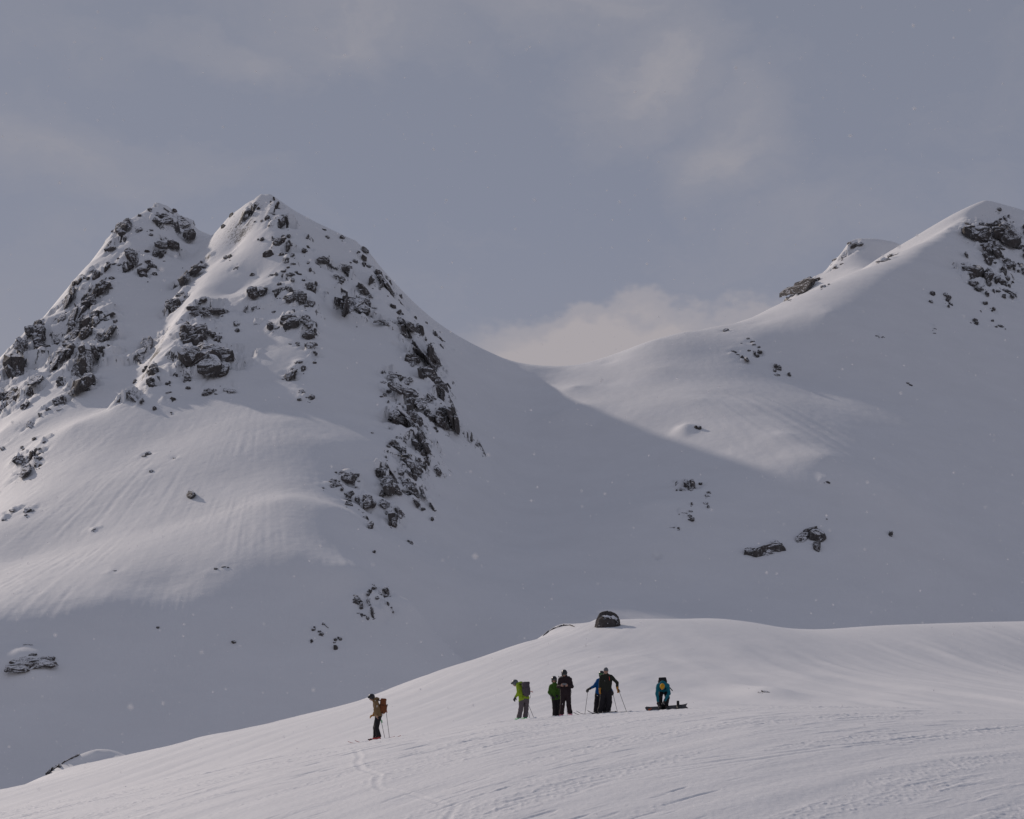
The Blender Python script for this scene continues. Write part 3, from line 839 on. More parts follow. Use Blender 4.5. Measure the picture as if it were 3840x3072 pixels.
def ledge_points(rng, P0, n, dx, dz, w, h, tilt, proud=0.7):
    """corner points of one broken ledge: foot in the snow, lip standing out from the slope, back buried"""
    ny = max(0.38, abs(n.y))
    ca, sa = math.cos(tilt), math.sin(tilt)

    def place(a, b, out):
        x, z = dx + a * ca - b * sa, dz + a * sa + b * ca
        yy = (n.x * x + n.z * z) / ny
        yy = max(-6 * max(w, h), min(6 * max(w, h), yy))
        return P0 + Vector((x, yy - out, z))
    pts = []
    T = h * (n.z / ny) * rng.uniform(0.55, 0.95) * proud
    T = min(T, 1.3 * max(w, h) + 0.2)
    k = 5 if w < 4 else 7
    for i in range(k):                                    # foot
        a = (i / (k - 1) - 0.5) * w * rng.uniform(0.8, 1.05)
        edge = abs(a) / (0.5 * w)
        b = -0.5 * h * (1 - 0.55 * edge ** 2) * rng.uniform(0.75, 1.1)
        pts.append(place(a, b, rng.uniform(-0.02, 0.10) * T))
    for i in range(k):                                    # lip
        a = (i / (k - 1) - 0.5) * w * rng.uniform(0.55, 0.95)
        edge = abs(a) / (0.5 * w)
        b = 0.5 * h * (1 - 0.6 * edge ** 2) * rng.uniform(0.55, 1.05)
        pts.append(place(a, b, T * rng.uniform(0.6, 1.05)))
        pts.append(place(a * 0.8, b * 0.9, -0.15 * h))
    for _ in range(4):                                    # knobs on the face
        a, b = rng.uniform(-0.45, 0.45) * w, rng.uniform(-0.25, 0.3) * h
        pts.append(place(a, b, T * (0.5 + b / h) + rng.uniform(0.05, 0.22) * min(w, h)))
    return pts


def roughen(bm, size, rng, cuts, amt=0.07):
    if cuts:
        bmesh.ops.triangulate(bm, faces=bm.faces[:])
        bmesh.ops.subdivide_edges(bm, edges=bm.edges[:], cuts=cuts, use_grid_fill=True)
    o = Vector((rng.uniform(0, 50), rng.uniform(0, 50), rng.uniform(0, 50)))
    from mathutils import noise as mn
    f = 3.2 / size
    for v in bm.verts:
        q = v.co * f + o
        v.co += mn.noise_vector(q) * size * amt + mn.noise_vector(q * 2.7) * size * amt * 0.45


def rock_mesh(name, sheet, px, py, w, h, tilt, rng, mat, proud=0.7, lumps=None, force_cuts=None):
    P0 = sheet.hit(px, py)
    s = P0.y / F
    W, H = w * s, h * s
    n = sheet.normal(P0, max(3.0, 0.5 * max(W, H)) if P0.y > 300 else 0.6)
    bm = bmesh.new()
    big = max(w, h)
    if lumps is None:
        lumps = 1 if big < 26 else (2 if big < 45 else (5 if big < 80 else 9))
    t = math.radians(-tilt)
    if lumps == 1:
        hull_into(bm, ledge_points(rng, P0, n, 0, 0, W, H, t, proud))
    else:
        for k in range(lumps):
            a = rng.uniform(-0.30, 0.30) * W
            b = rng.uniform(-0.30, 0.30) * H
            ca, sa = math.cos(t), math.sin(t)
            f = rng.uniform(0.42, 0.66)
            x, z = a * ca - b * sa, a * sa + b * ca
            q = P0 + Vector((x, (n.x * x + n.z * z) / max(0.38, abs(n.y)), z))
            if k and q.z > sheet.height(q.x, q.y) + 0.2 * f * max(W, H):
                continue
            hull_into(bm, ledge_points(rng, P0, n, a * ca - b * sa, a * sa + b * ca, W * f * rng.uniform(0.8, 1.3), H * f * rng.uniform(0.8, 1.3),
                                       t + rng.uniform(-0.35, 0.35), proud))
        if lumps >= 4:                                    # splinters that break up the outline
            for k in range(lumps + 3):
                an, rr = rng.uniform(0, 6.283), rng.uniform(0.35, 0.78)
                a, b = math.cos(an) * rr * W, math.sin(an) * rr * H
                f = rng.uniform(0.08, 0.20)
                x, z = a * ca - b * sa, a * sa + b * ca
                q = P0 + Vector((x, (n.x * x + n.z * z) / max(0.38, abs(n.y)), z))
                if q.z > sheet.height(q.x, q.y) + 0.25 * f * max(W, H):
                    continue
                hull_into(bm, ledge_points(rng, P0, n, x, z, max(W, H) * f * rng.uniform(0.9, 2.0), max(W, H) * f * rng.uniform(0.4, 0.9), t + rng.uniform(-0.5, 0.5), proud * 0.7))
    cuts = force_cuts if force_cuts is not None else (0 if big < 14 else (1 if big < 45 else 2))
    roughen(bm, min(W, H) if lumps == 1 else min(W, H) * 0.45, rng, cuts, 0.10)
    bmesh.ops.translate(bm, verts=bm.verts[:], vec=-P0)
    me = bpy.data.meshes.new(name)
    bm.to_mesh(me)
    bm.free()
    me.materials.append(mat)
    o = bpy.data.objects.new(name, me)
    COL.objects.link(o)
    o.location = P0
    return o


def outcrop_rows():
    rng = random.Random(5)
    rows = []
    for ox, oy, sc, lst in OUTCROPS:
        for r in lst:
            x, y, w, h = r[:4]
            tilt = r[4] if len(r) > 4 else rng.uniform(-12, 12)
            rows.append((w * h * sc * sc, ox + x * sc, oy + y * sc, max(4.0, w * sc), max(3.5, h * sc), tilt, len(r) > 5 and r[5]))
    rows.sort(key=lambda r: -r[0])
    return rows


def break_ground(rows):
    """the snow is uneven wherever rock lies under it"""
    M = np.zeros_like(MT.Z)
    for _, px, py, w, h, tilt, d in rows:
        P = MT.hit(px, py)
        size = max(w, h) * P.y / F
        R = 0.9 * size + 3.0
        j0, j1 = np.searchsorted(MT.Y, [P.y - 2.5 * R, P.y + 2.5 * R])
        i0, i1 = np.searchsorted(MT.u, [(P.x - 2.5 * R) / P.y, (P.x + 2.5 * R) / P.y])
        U, Y = np.meshgrid(MT.u[i0:i1], MT.Y[j0:j1])
        g = np.exp(-((U * Y - P.x) ** 2 + (Y - P.y) ** 2) / (R * R)) * min(5.5, 0.6 + 0.20 * size)
        M[j0:j1, i0:i1] = np.maximum(M[j0:j1, i0:i1], g)
    U, Y = np.meshgrid(MT.u, MT.Y)
    X = U * Y
    rough = fbm(X / 17, Y / 14, 4, 201, 0.55)
    ridged = 0.45 - np.abs(fbm(X / 11, Y / 13, 2, 211))
    MT.Z += M * (0.9 * rough + 0.7 * ridged)
    # broken ledges: tilted blocks with sheer sides, elongated along the strata
    sel = M > 0.45
    xs, ys = X[sel], Y[sel]
    mk = smooth(0.6, 2.2, M[sel] + 0.8 * fbm(xs / 14, ys / 12, 3, 221))
    out = np.zeros_like(xs)
    for sc, amp, seed in ((12.0, 5.4, 301), (5.5, 2.8, 302)):
        u, v = (xs * 0.92 + ys * 0.25) / (sc * 1.25), (ys * 0.95 - xs * 0.2) / sc
        wu, wv = u + 0.25 * perlin(u * 1.7, v * 1.7, seed), v + 0.25 * perlin(u * 1.7 + 9, v * 1.7, seed)
        iu, iv = np.floor(wu), np.floor(wv)
        best = np.full(xs.shape, 9.0)
        val = np.zeros_like(xs)
        for du in (-1, 0, 1):
            for dv in (-1, 0, 1):
                h1 = hash2(iu + du, iv + dv, seed) / 6.2832
                h2 = hash2(iu + du, iv + dv, seed + 7) / 6.2832
                h3 = hash2(iu + du, iv + dv, seed + 13) / 6.2832
                ex, ey = wu - (iu + du + 0.15 + 0.7 * h1), wv - (iv + dv + 0.15 + 0.7 * h2)
                dd = ex * ex + ey * ey
                up = dd < best
                best = np.where(up, dd, best)
                val = np.where(up, (h3 - 0.45) * 1.3 - 0.55 * ey + 0.4 * (h1 - 0.5) * ex, val)
        out += amp * val
    MT.Z[sel] += mk * out


def build_outcrops(rows):
    rng = random.Random(6)
    small = []
    for k, (_, px, py, w, h, tilt, dusted) in enumerate(rows):
        e = 1.32 + 0.16 * min(1.0, max(w, h) / 60.0)
        o = rock_mesh('rock_outcrop', MT, px, py, w * e + 2, h * e + 1, tilt, rng, M_ROCK_DUSTED if dusted else M_ROCK, 0.55 if dusted else 0.75)
        if k < 290:
            o.parent = mountain
        else:
            small.append(o)
    # the smallest stones, too many to be told apart, as one mass
    bm = bmesh.new()
    for o in small:
        me = o.data
        me.transform(Matrix.Translation(o.location))
        bm.from_mesh(me)
        bpy.data.objects.remove(o)
        bpy.data.meshes.remove(me)
    # grit scattered close to the outcrops
    for k in range(420):
        _, px, py, w, h, tilt, _d = rows[int(len(rows) * rng.random() ** 1.5)]
        a, q = rng.uniform(0, 6.28), rng.uniform(0.5, 1.5)
        x, y = px + math.cos(a) * w * 0.6 * q, py + math.sin(a) * h * 0.6 * q + 4
        P0 = MT.hit(x, y)
        if abs(HZ - P0.z / P0.y * F - y) > 4:
            continue
        n = MT.normal(P0, 3.0)
        s = P0.y / F
        hull_into(bm, ledge_points(rng, P0, n, 0, 0, rng.uniform(2.5, 8) * s, rng.uniform(2, 6) * s, rng.uniform(-0.6, 0.6), 0.9))
    me = bpy.data.meshes.new('small_stones')
    bm.to_mesh(me)
    bm.free()
    me.materials.append(M_ROCK)
    o = bpy.data.objects.new('small_stones', me)
    COL.objects.link(o)
    o.parent = mountain
    o['kind'] = 'stuff'


ROWS = outcrop_rows()
break_ground(ROWS)
mountain = tag(MT.build('mountain_terrain', M_SNOW_FAR), kind='structure')
build_outcrops(ROWS)


def boulder(name, label, sheet, px, py, w, h, tilt, seed, mat, proud=0.9, lumps=None, cuts=2):
    rng = random.Random(seed)
    o = rock_mesh(name, sheet, px, py, w, h, tilt, rng, mat, proud, lumps, cuts)
    return tag(o, label, 'boulder')


# single stones lying on the mountain
boulder('boulder', 'dark boulder alone on the sunny left apron, casting a long shadow to the right', MT, 719, 1857, 46, 34, 40, 11, M_ROCK, 1.0, 1)
boulder('boulder', 'rounded dark boulder on the pale face just below the main summit', MT, 1006, 954, 48, 35, -5, 12, M_ROCK, 0.9, 1)
boulder('boulder', 'largest dark slab of rock low on the shaded slope above the right hill', MT, 2868, 2071, 185, 80, -14, 13, M_ROCK, 0.75, 3)
boulder('boulder', 'snow dusted block resting on the right end of the big low slab', MT, 2918, 2040, 58, 75, -35, 14, M_ROCK_DUSTED, 0.7, 2)
boulder('boulder', 'long snow streaked slab, right neighbour of the big low slab', MT, 3018, 2008, 150, 70, -25, 15, M_ROCK, 0.7, 3)
boulder('boulder', 'dark blunt rock at the lower right end of the snow streaked slab', MT, 3065, 2055, 52, 66, 0, 16, M_ROCK, 0.9, 2)
boulder('boulder', 'small upright dark stone alone on the shaded slope at the far right', MT, 3339, 2003, 16, 30, 25, 17, M_ROCK, 0.9, 1, 1)
boulder('boulder', 'dark rock standing on a snow mound in the sunny bowl under the saddle', MT, 2617, 1606, 36, 28, 10, 18, M_ROCK, 1.2, 2)
boulder('boulder', 'broad rock bank capped with snow at the left edge above the foreground', MT, 115, 2492, 175, 58, -4, 19, M_ROCK_DUSTED, 0.55, 9)
boulder('boulder', 'blunt dark rock at the right end of the snow capped bank', MT, 182, 2470, 40, 44, 25, 20, M_ROCK, 0.7, 2)
boulder('boulder', 'tiny dark stone alone in the lower left snow, left of its neighbour', MT, 593, 2353, 13, 12, 0, 21, M_ROCK, 0.9, 1, 1)
boulder('boulder', 'small dark stone alone in the lower left snow, below the broken rock clusters', MT, 877, 2408, 19, 14, 0, 22, M_ROCK, 0.9, 1, 1)
boulder('boulder', 'small oval dark stone above the broken rock cluster in the central slope', MT, 1404, 2070, 12, 15, 20, 23, M_ROCK, 0.9, 1, 1)
boulder('boulder', 'dot of dark stone on the empty shaded slope above the streaked slab', MT, 3100, 1947, 6, 6, 0, 24, M_ROCK, 0.9, 1, 0)
boulder('boulder', 'thin dark rock lip along the top of the snow capped bank', MT, 107, 2418, 38, 9, 0, 25, M_ROCK, 0.6, 1, 1)


# ---- stones on the near hill
def round_boulder():
    """domed boulder on the hill top: split crown, snow lying on the ledge across its front"""
    P = HILL.hit(2281, 2350)
    s = P.y / F
    W, H = 96 * s, 62 * s
    bm = bmesh.new()
    bmesh.ops.create_icosphere(bm, subdivisions=5, radius=1.0)
    from mathutils import noise as mn
    for v in bm.verts:
        c = v.co.copy()
        r = math.hypot(c.x, c.y)
        z = max(-0.2, c.z)
        zz = H * (0.98 * max(0, z) ** 0.85 if z > 0 else z)
        grow = 1.0 + 0.10 * max(0, 0.5 - z)
        x, y = c.x * W * 0.50 * grow, c.y * W * 0.44
        # the front: upright foot, a ledge lying back, a steeper crown
        if c.y < 0:
            y += -c.y * W * 0.30 * float(smooth(0.42, 0.72, np.array(z)))
        # two crowns with a notch between
        zz -= 0.07 * H * math.exp(-((c.x - 0.10) / 0.07) ** 2) * max(0, z)
        v.co = Vector((x, y, zz))
    o3 = Vector((3.1, 7.7, 1.3))
    for v in bm.verts:
        q = v.co * 1.1 + o3
        cell = mn.cell_vector(v.co * 1.9 + mn.noise_vector(v.co * 2.0) * 0.3 + o3)
        v.co += mn.noise_vector(q) * 0.12 + mn.noise_vector(q * 3) * 0.07 + mn.noise_vector(q * 8) * 0.025 + (cell - Vector((0.5, 0.5, 0.5))) * 0.055
    me = bpy.data.meshes.new('boulder')
    bm.to_mesh(me)
    bm.free()
    me.materials.append(M_ROCK_DOME)
    o = bpy.data.objects.new('boulder', me)
    COL.objects.link(o)
    o.location = P + Vector((0, 0.55 * W * 0.4, -0.02))
    # snow lodged on the ledge across its front
    bm = bmesh.new()
    for bx, bz, sx, sz in ((0.02, 0.56, 0.17, 0.085), (0.22, 0.53, 0.15, 0.10), (-0.16, 0.60, 0.10, 0.05), (-0.02, 0.26, 0.03, 0.12), (0.33, 0.24, 0.025, 0.17)):
        r = bmesh.ops.create_icosphere(bm, subdivisions=3, radius=1.0)
        for v in r['verts']:
            c = v.co
            v.co = Vector((bx * W + c.x * W * sx, -(0.40 - 0.24 * bz) * W + c.y * W * 0.08, bz * H + c.z * H * sz + c.y * H * 0.06 - c.x * 0.05 * H))
            v.co += mn.noise_vector(v.co * 2.6) * 0.14 + mn.noise_vector(v.co * 7.0) * 0.06
    m2 = bpy.data.meshes.new('snow_patch')
    bm.to_mesh(m2)
    bm.free()
    m2.polygons.foreach_set('use_smooth', np.ones(len(m2.polygons), dtype=bool))
    m2.materials.append(M_ROCK_SCRAP)
    c2 = bpy.data.objects.new('snow_patch', m2)
    COL.objects.link(c2)
    c2.parent = o
    return tag(o, 'large domed dark boulder on the hill crest, snow lying across its front', 'boulder')


round_boulder()


def crest_ledge(name, label, pts, thick, seed, sheet, mat):
    """low ledge of rock following a line of the crest"""
    rng = random.Random(seed)
    P = [sheet.hit(*p) for p in pts]
    bm = bmesh.new()
    for a, b in zip(P, P[1:]):
        cs = []
        for k in range(3):
            c0 = a.lerp(b, (k + 0.5) / 3)
            cs += [c0 + (b - a) * rng.uniform(-0.3, 0.3) + Vector((0, rng.uniform(-0.15, 0.3), rng.uniform(-0.15, thick))) for _ in range(4)]
        hull_into(bm, cs + [a + Vector((0, 0.1, -0.1)), b + Vector((0, 0.1, -0.1)), a + Vector((0, -0.1, 0.02)), b + Vector((0, -0.1, 0.02))])
    bmesh.ops.remove_doubles(bm, verts=bm.verts[:], dist=0.03)
    roughen(bm, 0.22, rng, 1, 0.12)
    c = sum(P, Vector()) / len(P)
    bmesh.ops.translate(bm, verts=bm.verts[:], vec=-c)
    me = bpy.data.meshes.new(name)
    bm.to_mesh(me)
    bm.free()
    me.materials.append(mat)
    o = bpy.data.objects.new(name, me)
    COL.objects.link(o)
    o.location = c
    return tag(o, label, 'rock ledge')


crest_ledge('rock_ledge', 'thin dark rock edge along the drift left of the domed boulder', [(2035, 2386), (2058, 2368), (2085, 2355), (2110, 2347), (2135, 2345), (2156, 2352)], 0.16, 3, HILL, M_ROCK_NEAR)
crest_ledge('rock_ledge', 'dark rock rim on the left part of the shaded snow knoll', [(232, 2852), (246, 2840), (262, 2834), (280, 2830), (296, 2829)], 0.10, 4, HILL, M_ROCK_NEAR)
crest_ledge('rock_ledge', 'snow speckled rocks at the left foot of the shaded snow knoll', [(172, 2896), (188, 2886), (200, 2878), (214, 2874), (228, 2877)], 0.26, 6, HILL, M_ROCK_NEAR)
boulder('boulder', 'flat dark stone half buried in the hillside right of the snowboarder', HILL, 2862, 2597, 36, 15, 8, 31, M_ROCK_NEAR, 0.8, 2, 2)
# ------------------------------------------------------------------ figures and gear
def plain_mat(name, col, rough=0.7, noise_amt=0.12, spec=0.25, bump=0.002, scale=60.0, metallic=0.0):
    m, g = new_mat(name)
    p = g.n('ShaderNodeTexCoord').outputs['Object']
    n = g.noise(p, scale, 4.0, 0.6)
    c = g.mix(n, tuple(x * (1 - noise_amt) for x in col), tuple(min(1, x * (1 + noise_amt)) for x in col))
    finish(g, c, rough, n, bump, 0.5, metallic, spec)
    return m


def V(*a):
    return np.array(a, dtype=np.float64)


def unit(v):
    v = np.asarray(v, dtype=np.float64)
    return v / max(1e-9, np.linalg.norm(v))


class SDF:
    """solid from blended tapered limbs, ellipsoids and rounded boxes, meshed with surface nets"""
    def __init__(self, h=0.012, k=0.02):
        self.h, self.k, self.items, self.cuts, self.subs = h, k, [], [], []
        self.wr = None

    def cone(self, a, b, r1, r2=None, k=None):
        a, b = V(*a), V(*b)
        r2 = r1 if r2 is None else r2
        lo = np.minimum(a, b) - max(r1, r2)
        hi = np.maximum(a, b) + max(r1, r2)

        def f(p):
            ab = b - a
            t = np.clip(((p - a) @ ab) / max(1e-9, ab @ ab), 0, 1)
            return np.linalg.norm(p - (a + t[..., None] * ab), axis=-1) - (r1 + t * (r2 - r1))
        self.items.append((f, lo, hi, self.k if k is None else k))
        return self

    def ell(self, c, R, r, k=None):
        c, R, r = V(*c), np.asarray(R, dtype=np.float64), V(*r)
        m = max(r)

        def f(p):
            q = (p - c) @ R.T
            k0 = np.linalg.norm(q / r, axis=-1)
            k1 = np.linalg.norm(q / (r * r), axis=-1)
            return k0 * (k0 - 1) / np.maximum(k1, 1e-9)
        self.items.append((f, c - m, c + m, self.k if k is None else k))
        return self

    def box(self, c, R, half, rad, k=None):
        c, R, half = V(*c), np.asarray(R, dtype=np.float64), V(*half)
        m = np.linalg.norm(half)

        def f(p):
            q = np.abs((p - c) @ R.T) - (half - rad)
            return np.linalg.norm(np.maximum(q, 0), axis=-1) + np.minimum(q.max(-1), 0) - rad
        self.items.append((f, c - m, c + m, self.k if k is None else k))
        return self

    def cut(self, p0, n):
        """remove everything on the side n points to"""
        self.cuts.append((V(*p0), unit(n)))
        return self

    def sub_ell(self, c, R, r):
        self.subs.append((V(*c), np.asarray(R, dtype=np.float64), V(*r)))
        return self

    def wrinkle(self, amp, freq=22.0, seed=0.0):
        self.wr = (amp, freq, seed)
        return self

    def mesh(self):
        h = self.h
        lo = np.min([i[1] for i in self.items], 0) - 4 * h
        hi = np.max([i[2] for i in self.items], 0) + 4 * h
        n = np.ceil((hi - lo) / h).astype(int) + 1
        D = np.full(n, 0.5, dtype=np.float64)
        ax = [lo[d] + h * np.arange(n[d]) for d in range(3)]
        for f, a, b, k in self.items:
            i0 = np.maximum(0, np.floor((a - lo - 0.09) / h).astype(int))
            i1 = np.minimum(n, np.ceil((b - lo + 0.09) / h).astype(int) + 1)
            sl = tuple(slice(i0[d], i1[d]) for d in range(3))
            p = np.stack(np.meshgrid(*[ax[d][sl[d]] for d in range(3)], indexing='ij'), -1)
            d2 = f(p)
            d1 = D[sl]
            if k > 0:
                hh = np.clip(0.5 + 0.5 * (d2 - d1) / k, 0, 1)
                D[sl] = d2 * (1 - hh) + d1 * hh - k * hh * (1 - hh)
            else:
                D[sl] = np.minimum(d1, d2)
        if self.wr or self.cuts or self.subs:
            p = np.stack(np.meshgrid(*ax, indexing='ij'), -1)
            if self.wr:
                A, fr, s = self.wr
                x, y, z = p[..., 0] * fr + s, p[..., 1] * fr + 2 * s, p[..., 2] * fr
                D = D + A * (np.sin(x + 1.3 * np.sin(z * 0.8)) * np.sin(z * 1.35 + 0.9 * np.sin(y * 1.1)) + 0.5 * np.sin(2.1 * z + 1.7 * x + s) * np.sin(1.9 * y - z))
            for c, R, r in self.subs:
                q = (p - c) @ R.T
                k0 = np.linalg.norm(q / r, axis=-1)
                D = np.maximum(D, -(k0 - 1) * min(r))
            for c, nn in self.cuts:
                D = np.maximum(D, (p - c) @ nn)
        return surface_nets(D, lo, h)


def surface_nets(D, lo, h):
    neg = D < 0
    nx, ny, nz = D.shape
    c = np.zeros((nx - 1, ny - 1, nz - 1), dtype=np.int8)
    for dx in (0, 1):
        for dy in (0, 1):
            for dz in (0, 1):
                c += neg[dx:nx - 1 + dx, dy:ny - 1 + dy, dz:nz - 1 + dz]
    act = (c > 0) & (c < 8)
    idx = np.full(act.shape, -1, dtype=np.int64)
    cells = np.argwhere(act)
    idx[act] = np.arange(len(cells))
    acc = np.zeros((len(cells), 3))
    cnt = np.zeros(len(cells))
    corners = [(0, 0, 0), (1, 0, 0), (0, 1, 0), (1, 1, 0), (0, 0, 1), (1, 0, 1), (0, 1, 1), (1, 1, 1)]
    vals = [D[cells[:, 0] + a, cells[:, 1] + b, cells[:, 2] + d] for a, b, d in corners]
    for i in range(8):
        for j in range(i + 1, 8):
            if sum(abs(corners[i][k] - corners[j][k]) for k in range(3)) != 1:
                continue
            a, b = vals[i], vals[j]
            m = (a < 0) != (b < 0)
            t = np.where(m, a / np.where(m, a - b, 1), 0)
            pi, pj = np.array(corners[i]), np.array(corners[j])
            acc += m[:, None] * (pi + t[:, None] * (pj - pi))
            cnt += m
    verts = lo + h * (cells + acc / np.maximum(cnt, 1)[:, None])
    faces = []
    for axis in range(3):
        o = [d for d in range(3) if d != axis]
        sl0 = [slice(None)] * 3
        sl1 = [slice(None)] * 3
        sl0[axis], sl1[axis] = slice(0, -1), slice(1, None)
        a, b = neg[tuple(sl0)], neg[tuple(sl1)]
        e = np.argwhere(a != b)
        ok = (e[:, o[0]] > 0) & (e[:, o[1]] > 0) & (e[:, o[0]] < D.shape[o[0]] - 1) & (e[:, o[1]] < D.shape[o[1]] - 1)
        e = e[ok]
        q = []
        for s0, s1 in ((-1, -1), (0, -1), (0, 0), (-1, 0)):
            g = e.copy()
            g[:, o[0]] += s0
            g[:, o[1]] += s1
            q.append(idx[g[:, 0], g[:, 1], g[:, 2]])
        q = np.stack(q, 1)
        flip = a[e[:, 0], e[:, 1], e[:, 2]]
        if axis == 1:
            flip = ~flip
        q[~flip] = q[~flip][:, ::-1]
        faces.append(q)
    f = np.concatenate(faces)
    f = f[(f >= 0).all(1)]
    return verts, f


def sdf_obj(name, sdf, mat, parent):
    v, f = sdf.mesh()
    return mesh_obj(name, v, f, mat, parent)


def tube_mesh(pts, r, sides=6, r_end=None):
    pts = [Vector(p) for p in pts]
    vs, fs = [], []
    n = len(pts)
    for i, p in enumerate(pts):
        d = (pts[min(i + 1, n - 1)] - pts[max(i - 1, 0)]).normalized()
        a = d.orthogonal().normalized() if i == 0 else (a - d * a.dot(d)).normalized()
        b = d.cross(a)
        rr = r if r_end is None else r + (r_end - r) * i / (n - 1)
        for k in range(sides):
            t = 2 * math.pi * k / sides
            vs.append(p + (a * math.cos(t) + b * math.sin(t)) * rr)
    for i in range(n - 1):
        for k in range(sides):
            k2 = (k + 1) % sides
            fs.append((i * sides + k, i * sides + k2, (i + 1) * sides + k2, (i + 1) * sides + k))
    fs.append(tuple(range(sides))[::-1])
    fs.append(tuple((n - 1) * sides + k for k in range(sides)))
    return vs, fs


def tube(name, pts, r, mat, parent, sides=6, r_end=None):
    v, f = tube_mesh(pts, r, sides, r_end)
    return mesh_obj(name, v, f, mat, parent)


def basis(f, up=(0, 0, 1)):
    """rows: side, forward, up"""
    f = unit(f)
    s = unit(np.cross(f, up))
    u = np.cross(s, f)
    return np.array([s, f, u])


SKIN = plain_mat('skin', (0.42, 0.25, 0.19), 0.55, 0.08)
EYE = plain_mat('eye', (0.03, 0.025, 0.02), 0.2, 0.0)
LENS = plain_mat('goggle_lens', (0.02, 0.03, 0.03), 0.12, 0.05, 0.8)
LENS_GREEN = plain_mat('goggle_lens_green', (0.05, 0.22, 0.06), 0.15, 0.1, 0.8)
BLACK = plain_mat('black_plastic', (0.018, 0.017, 0.019), 0.45, 0.1, 0.4)
STRAP = plain_mat('black_webbing', (0.02, 0.019, 0.022), 0.8, 0.15)
STEEL = plain_mat('grey_alloy', (0.10, 0.10, 0.11), 0.4, 0.1, 0.5, metallic=0.6)


def hand_parts(s, wrist, tip_dir, palm_n, r=0.0095, size=0.185, curl=0.7, mirror=1, k=0.010):
    """palm, four fingers of unequal length with two bends, thumb from the side of the palm"""
    w = V(*wrist)
    d = unit(tip_dir)
    n = unit(np.asarray(palm_n) - d * np.dot(palm_n, d))
    sd = np.cross(d, n) * mirror
    L = size
    for t in (-0.30, -0.1, 0.1, 0.30):
        s.cone(w + sd * t * 0.05, w + d * L * 0.50 + sd * t * 0.115, r * 1.35, r * 1.25, k)
    for t, ln in ((-0.36, 0.40), (-0.12, 0.48), (0.12, 0.45), (0.36, 0.35)):
        p = w + d * L * 0.50 + sd * t * 0.105
        dirv = d
        for j, part in enumerate((0.46, 0.32, 0.22)):
            dirv = unit(dirv * math.cos(curl * 0.75) + n * math.sin(curl * 0.75))
            q = p + dirv * L * ln * part
            s.cone(p, q, r * (1.0 - 0.08 * j), r * (0.92 - 0.08 * j), 0.004)
            p = q
    p = w + d * L * 0.14 - sd * 0.028
    q = p + unit(-sd * 0.75 + d * 0.75 + n * 0.35) * L * 0.26
    s.cone(p, q, r * 1.25, r * 1.05, 0.008)
    s.cone(q, q + unit(d * 0.8 + n * 0.55 - sd * 0.1) * L * 0.19, r * 1.02, r * 0.85, 0.004)


def cm(v):
    return V(*v) / 100.0


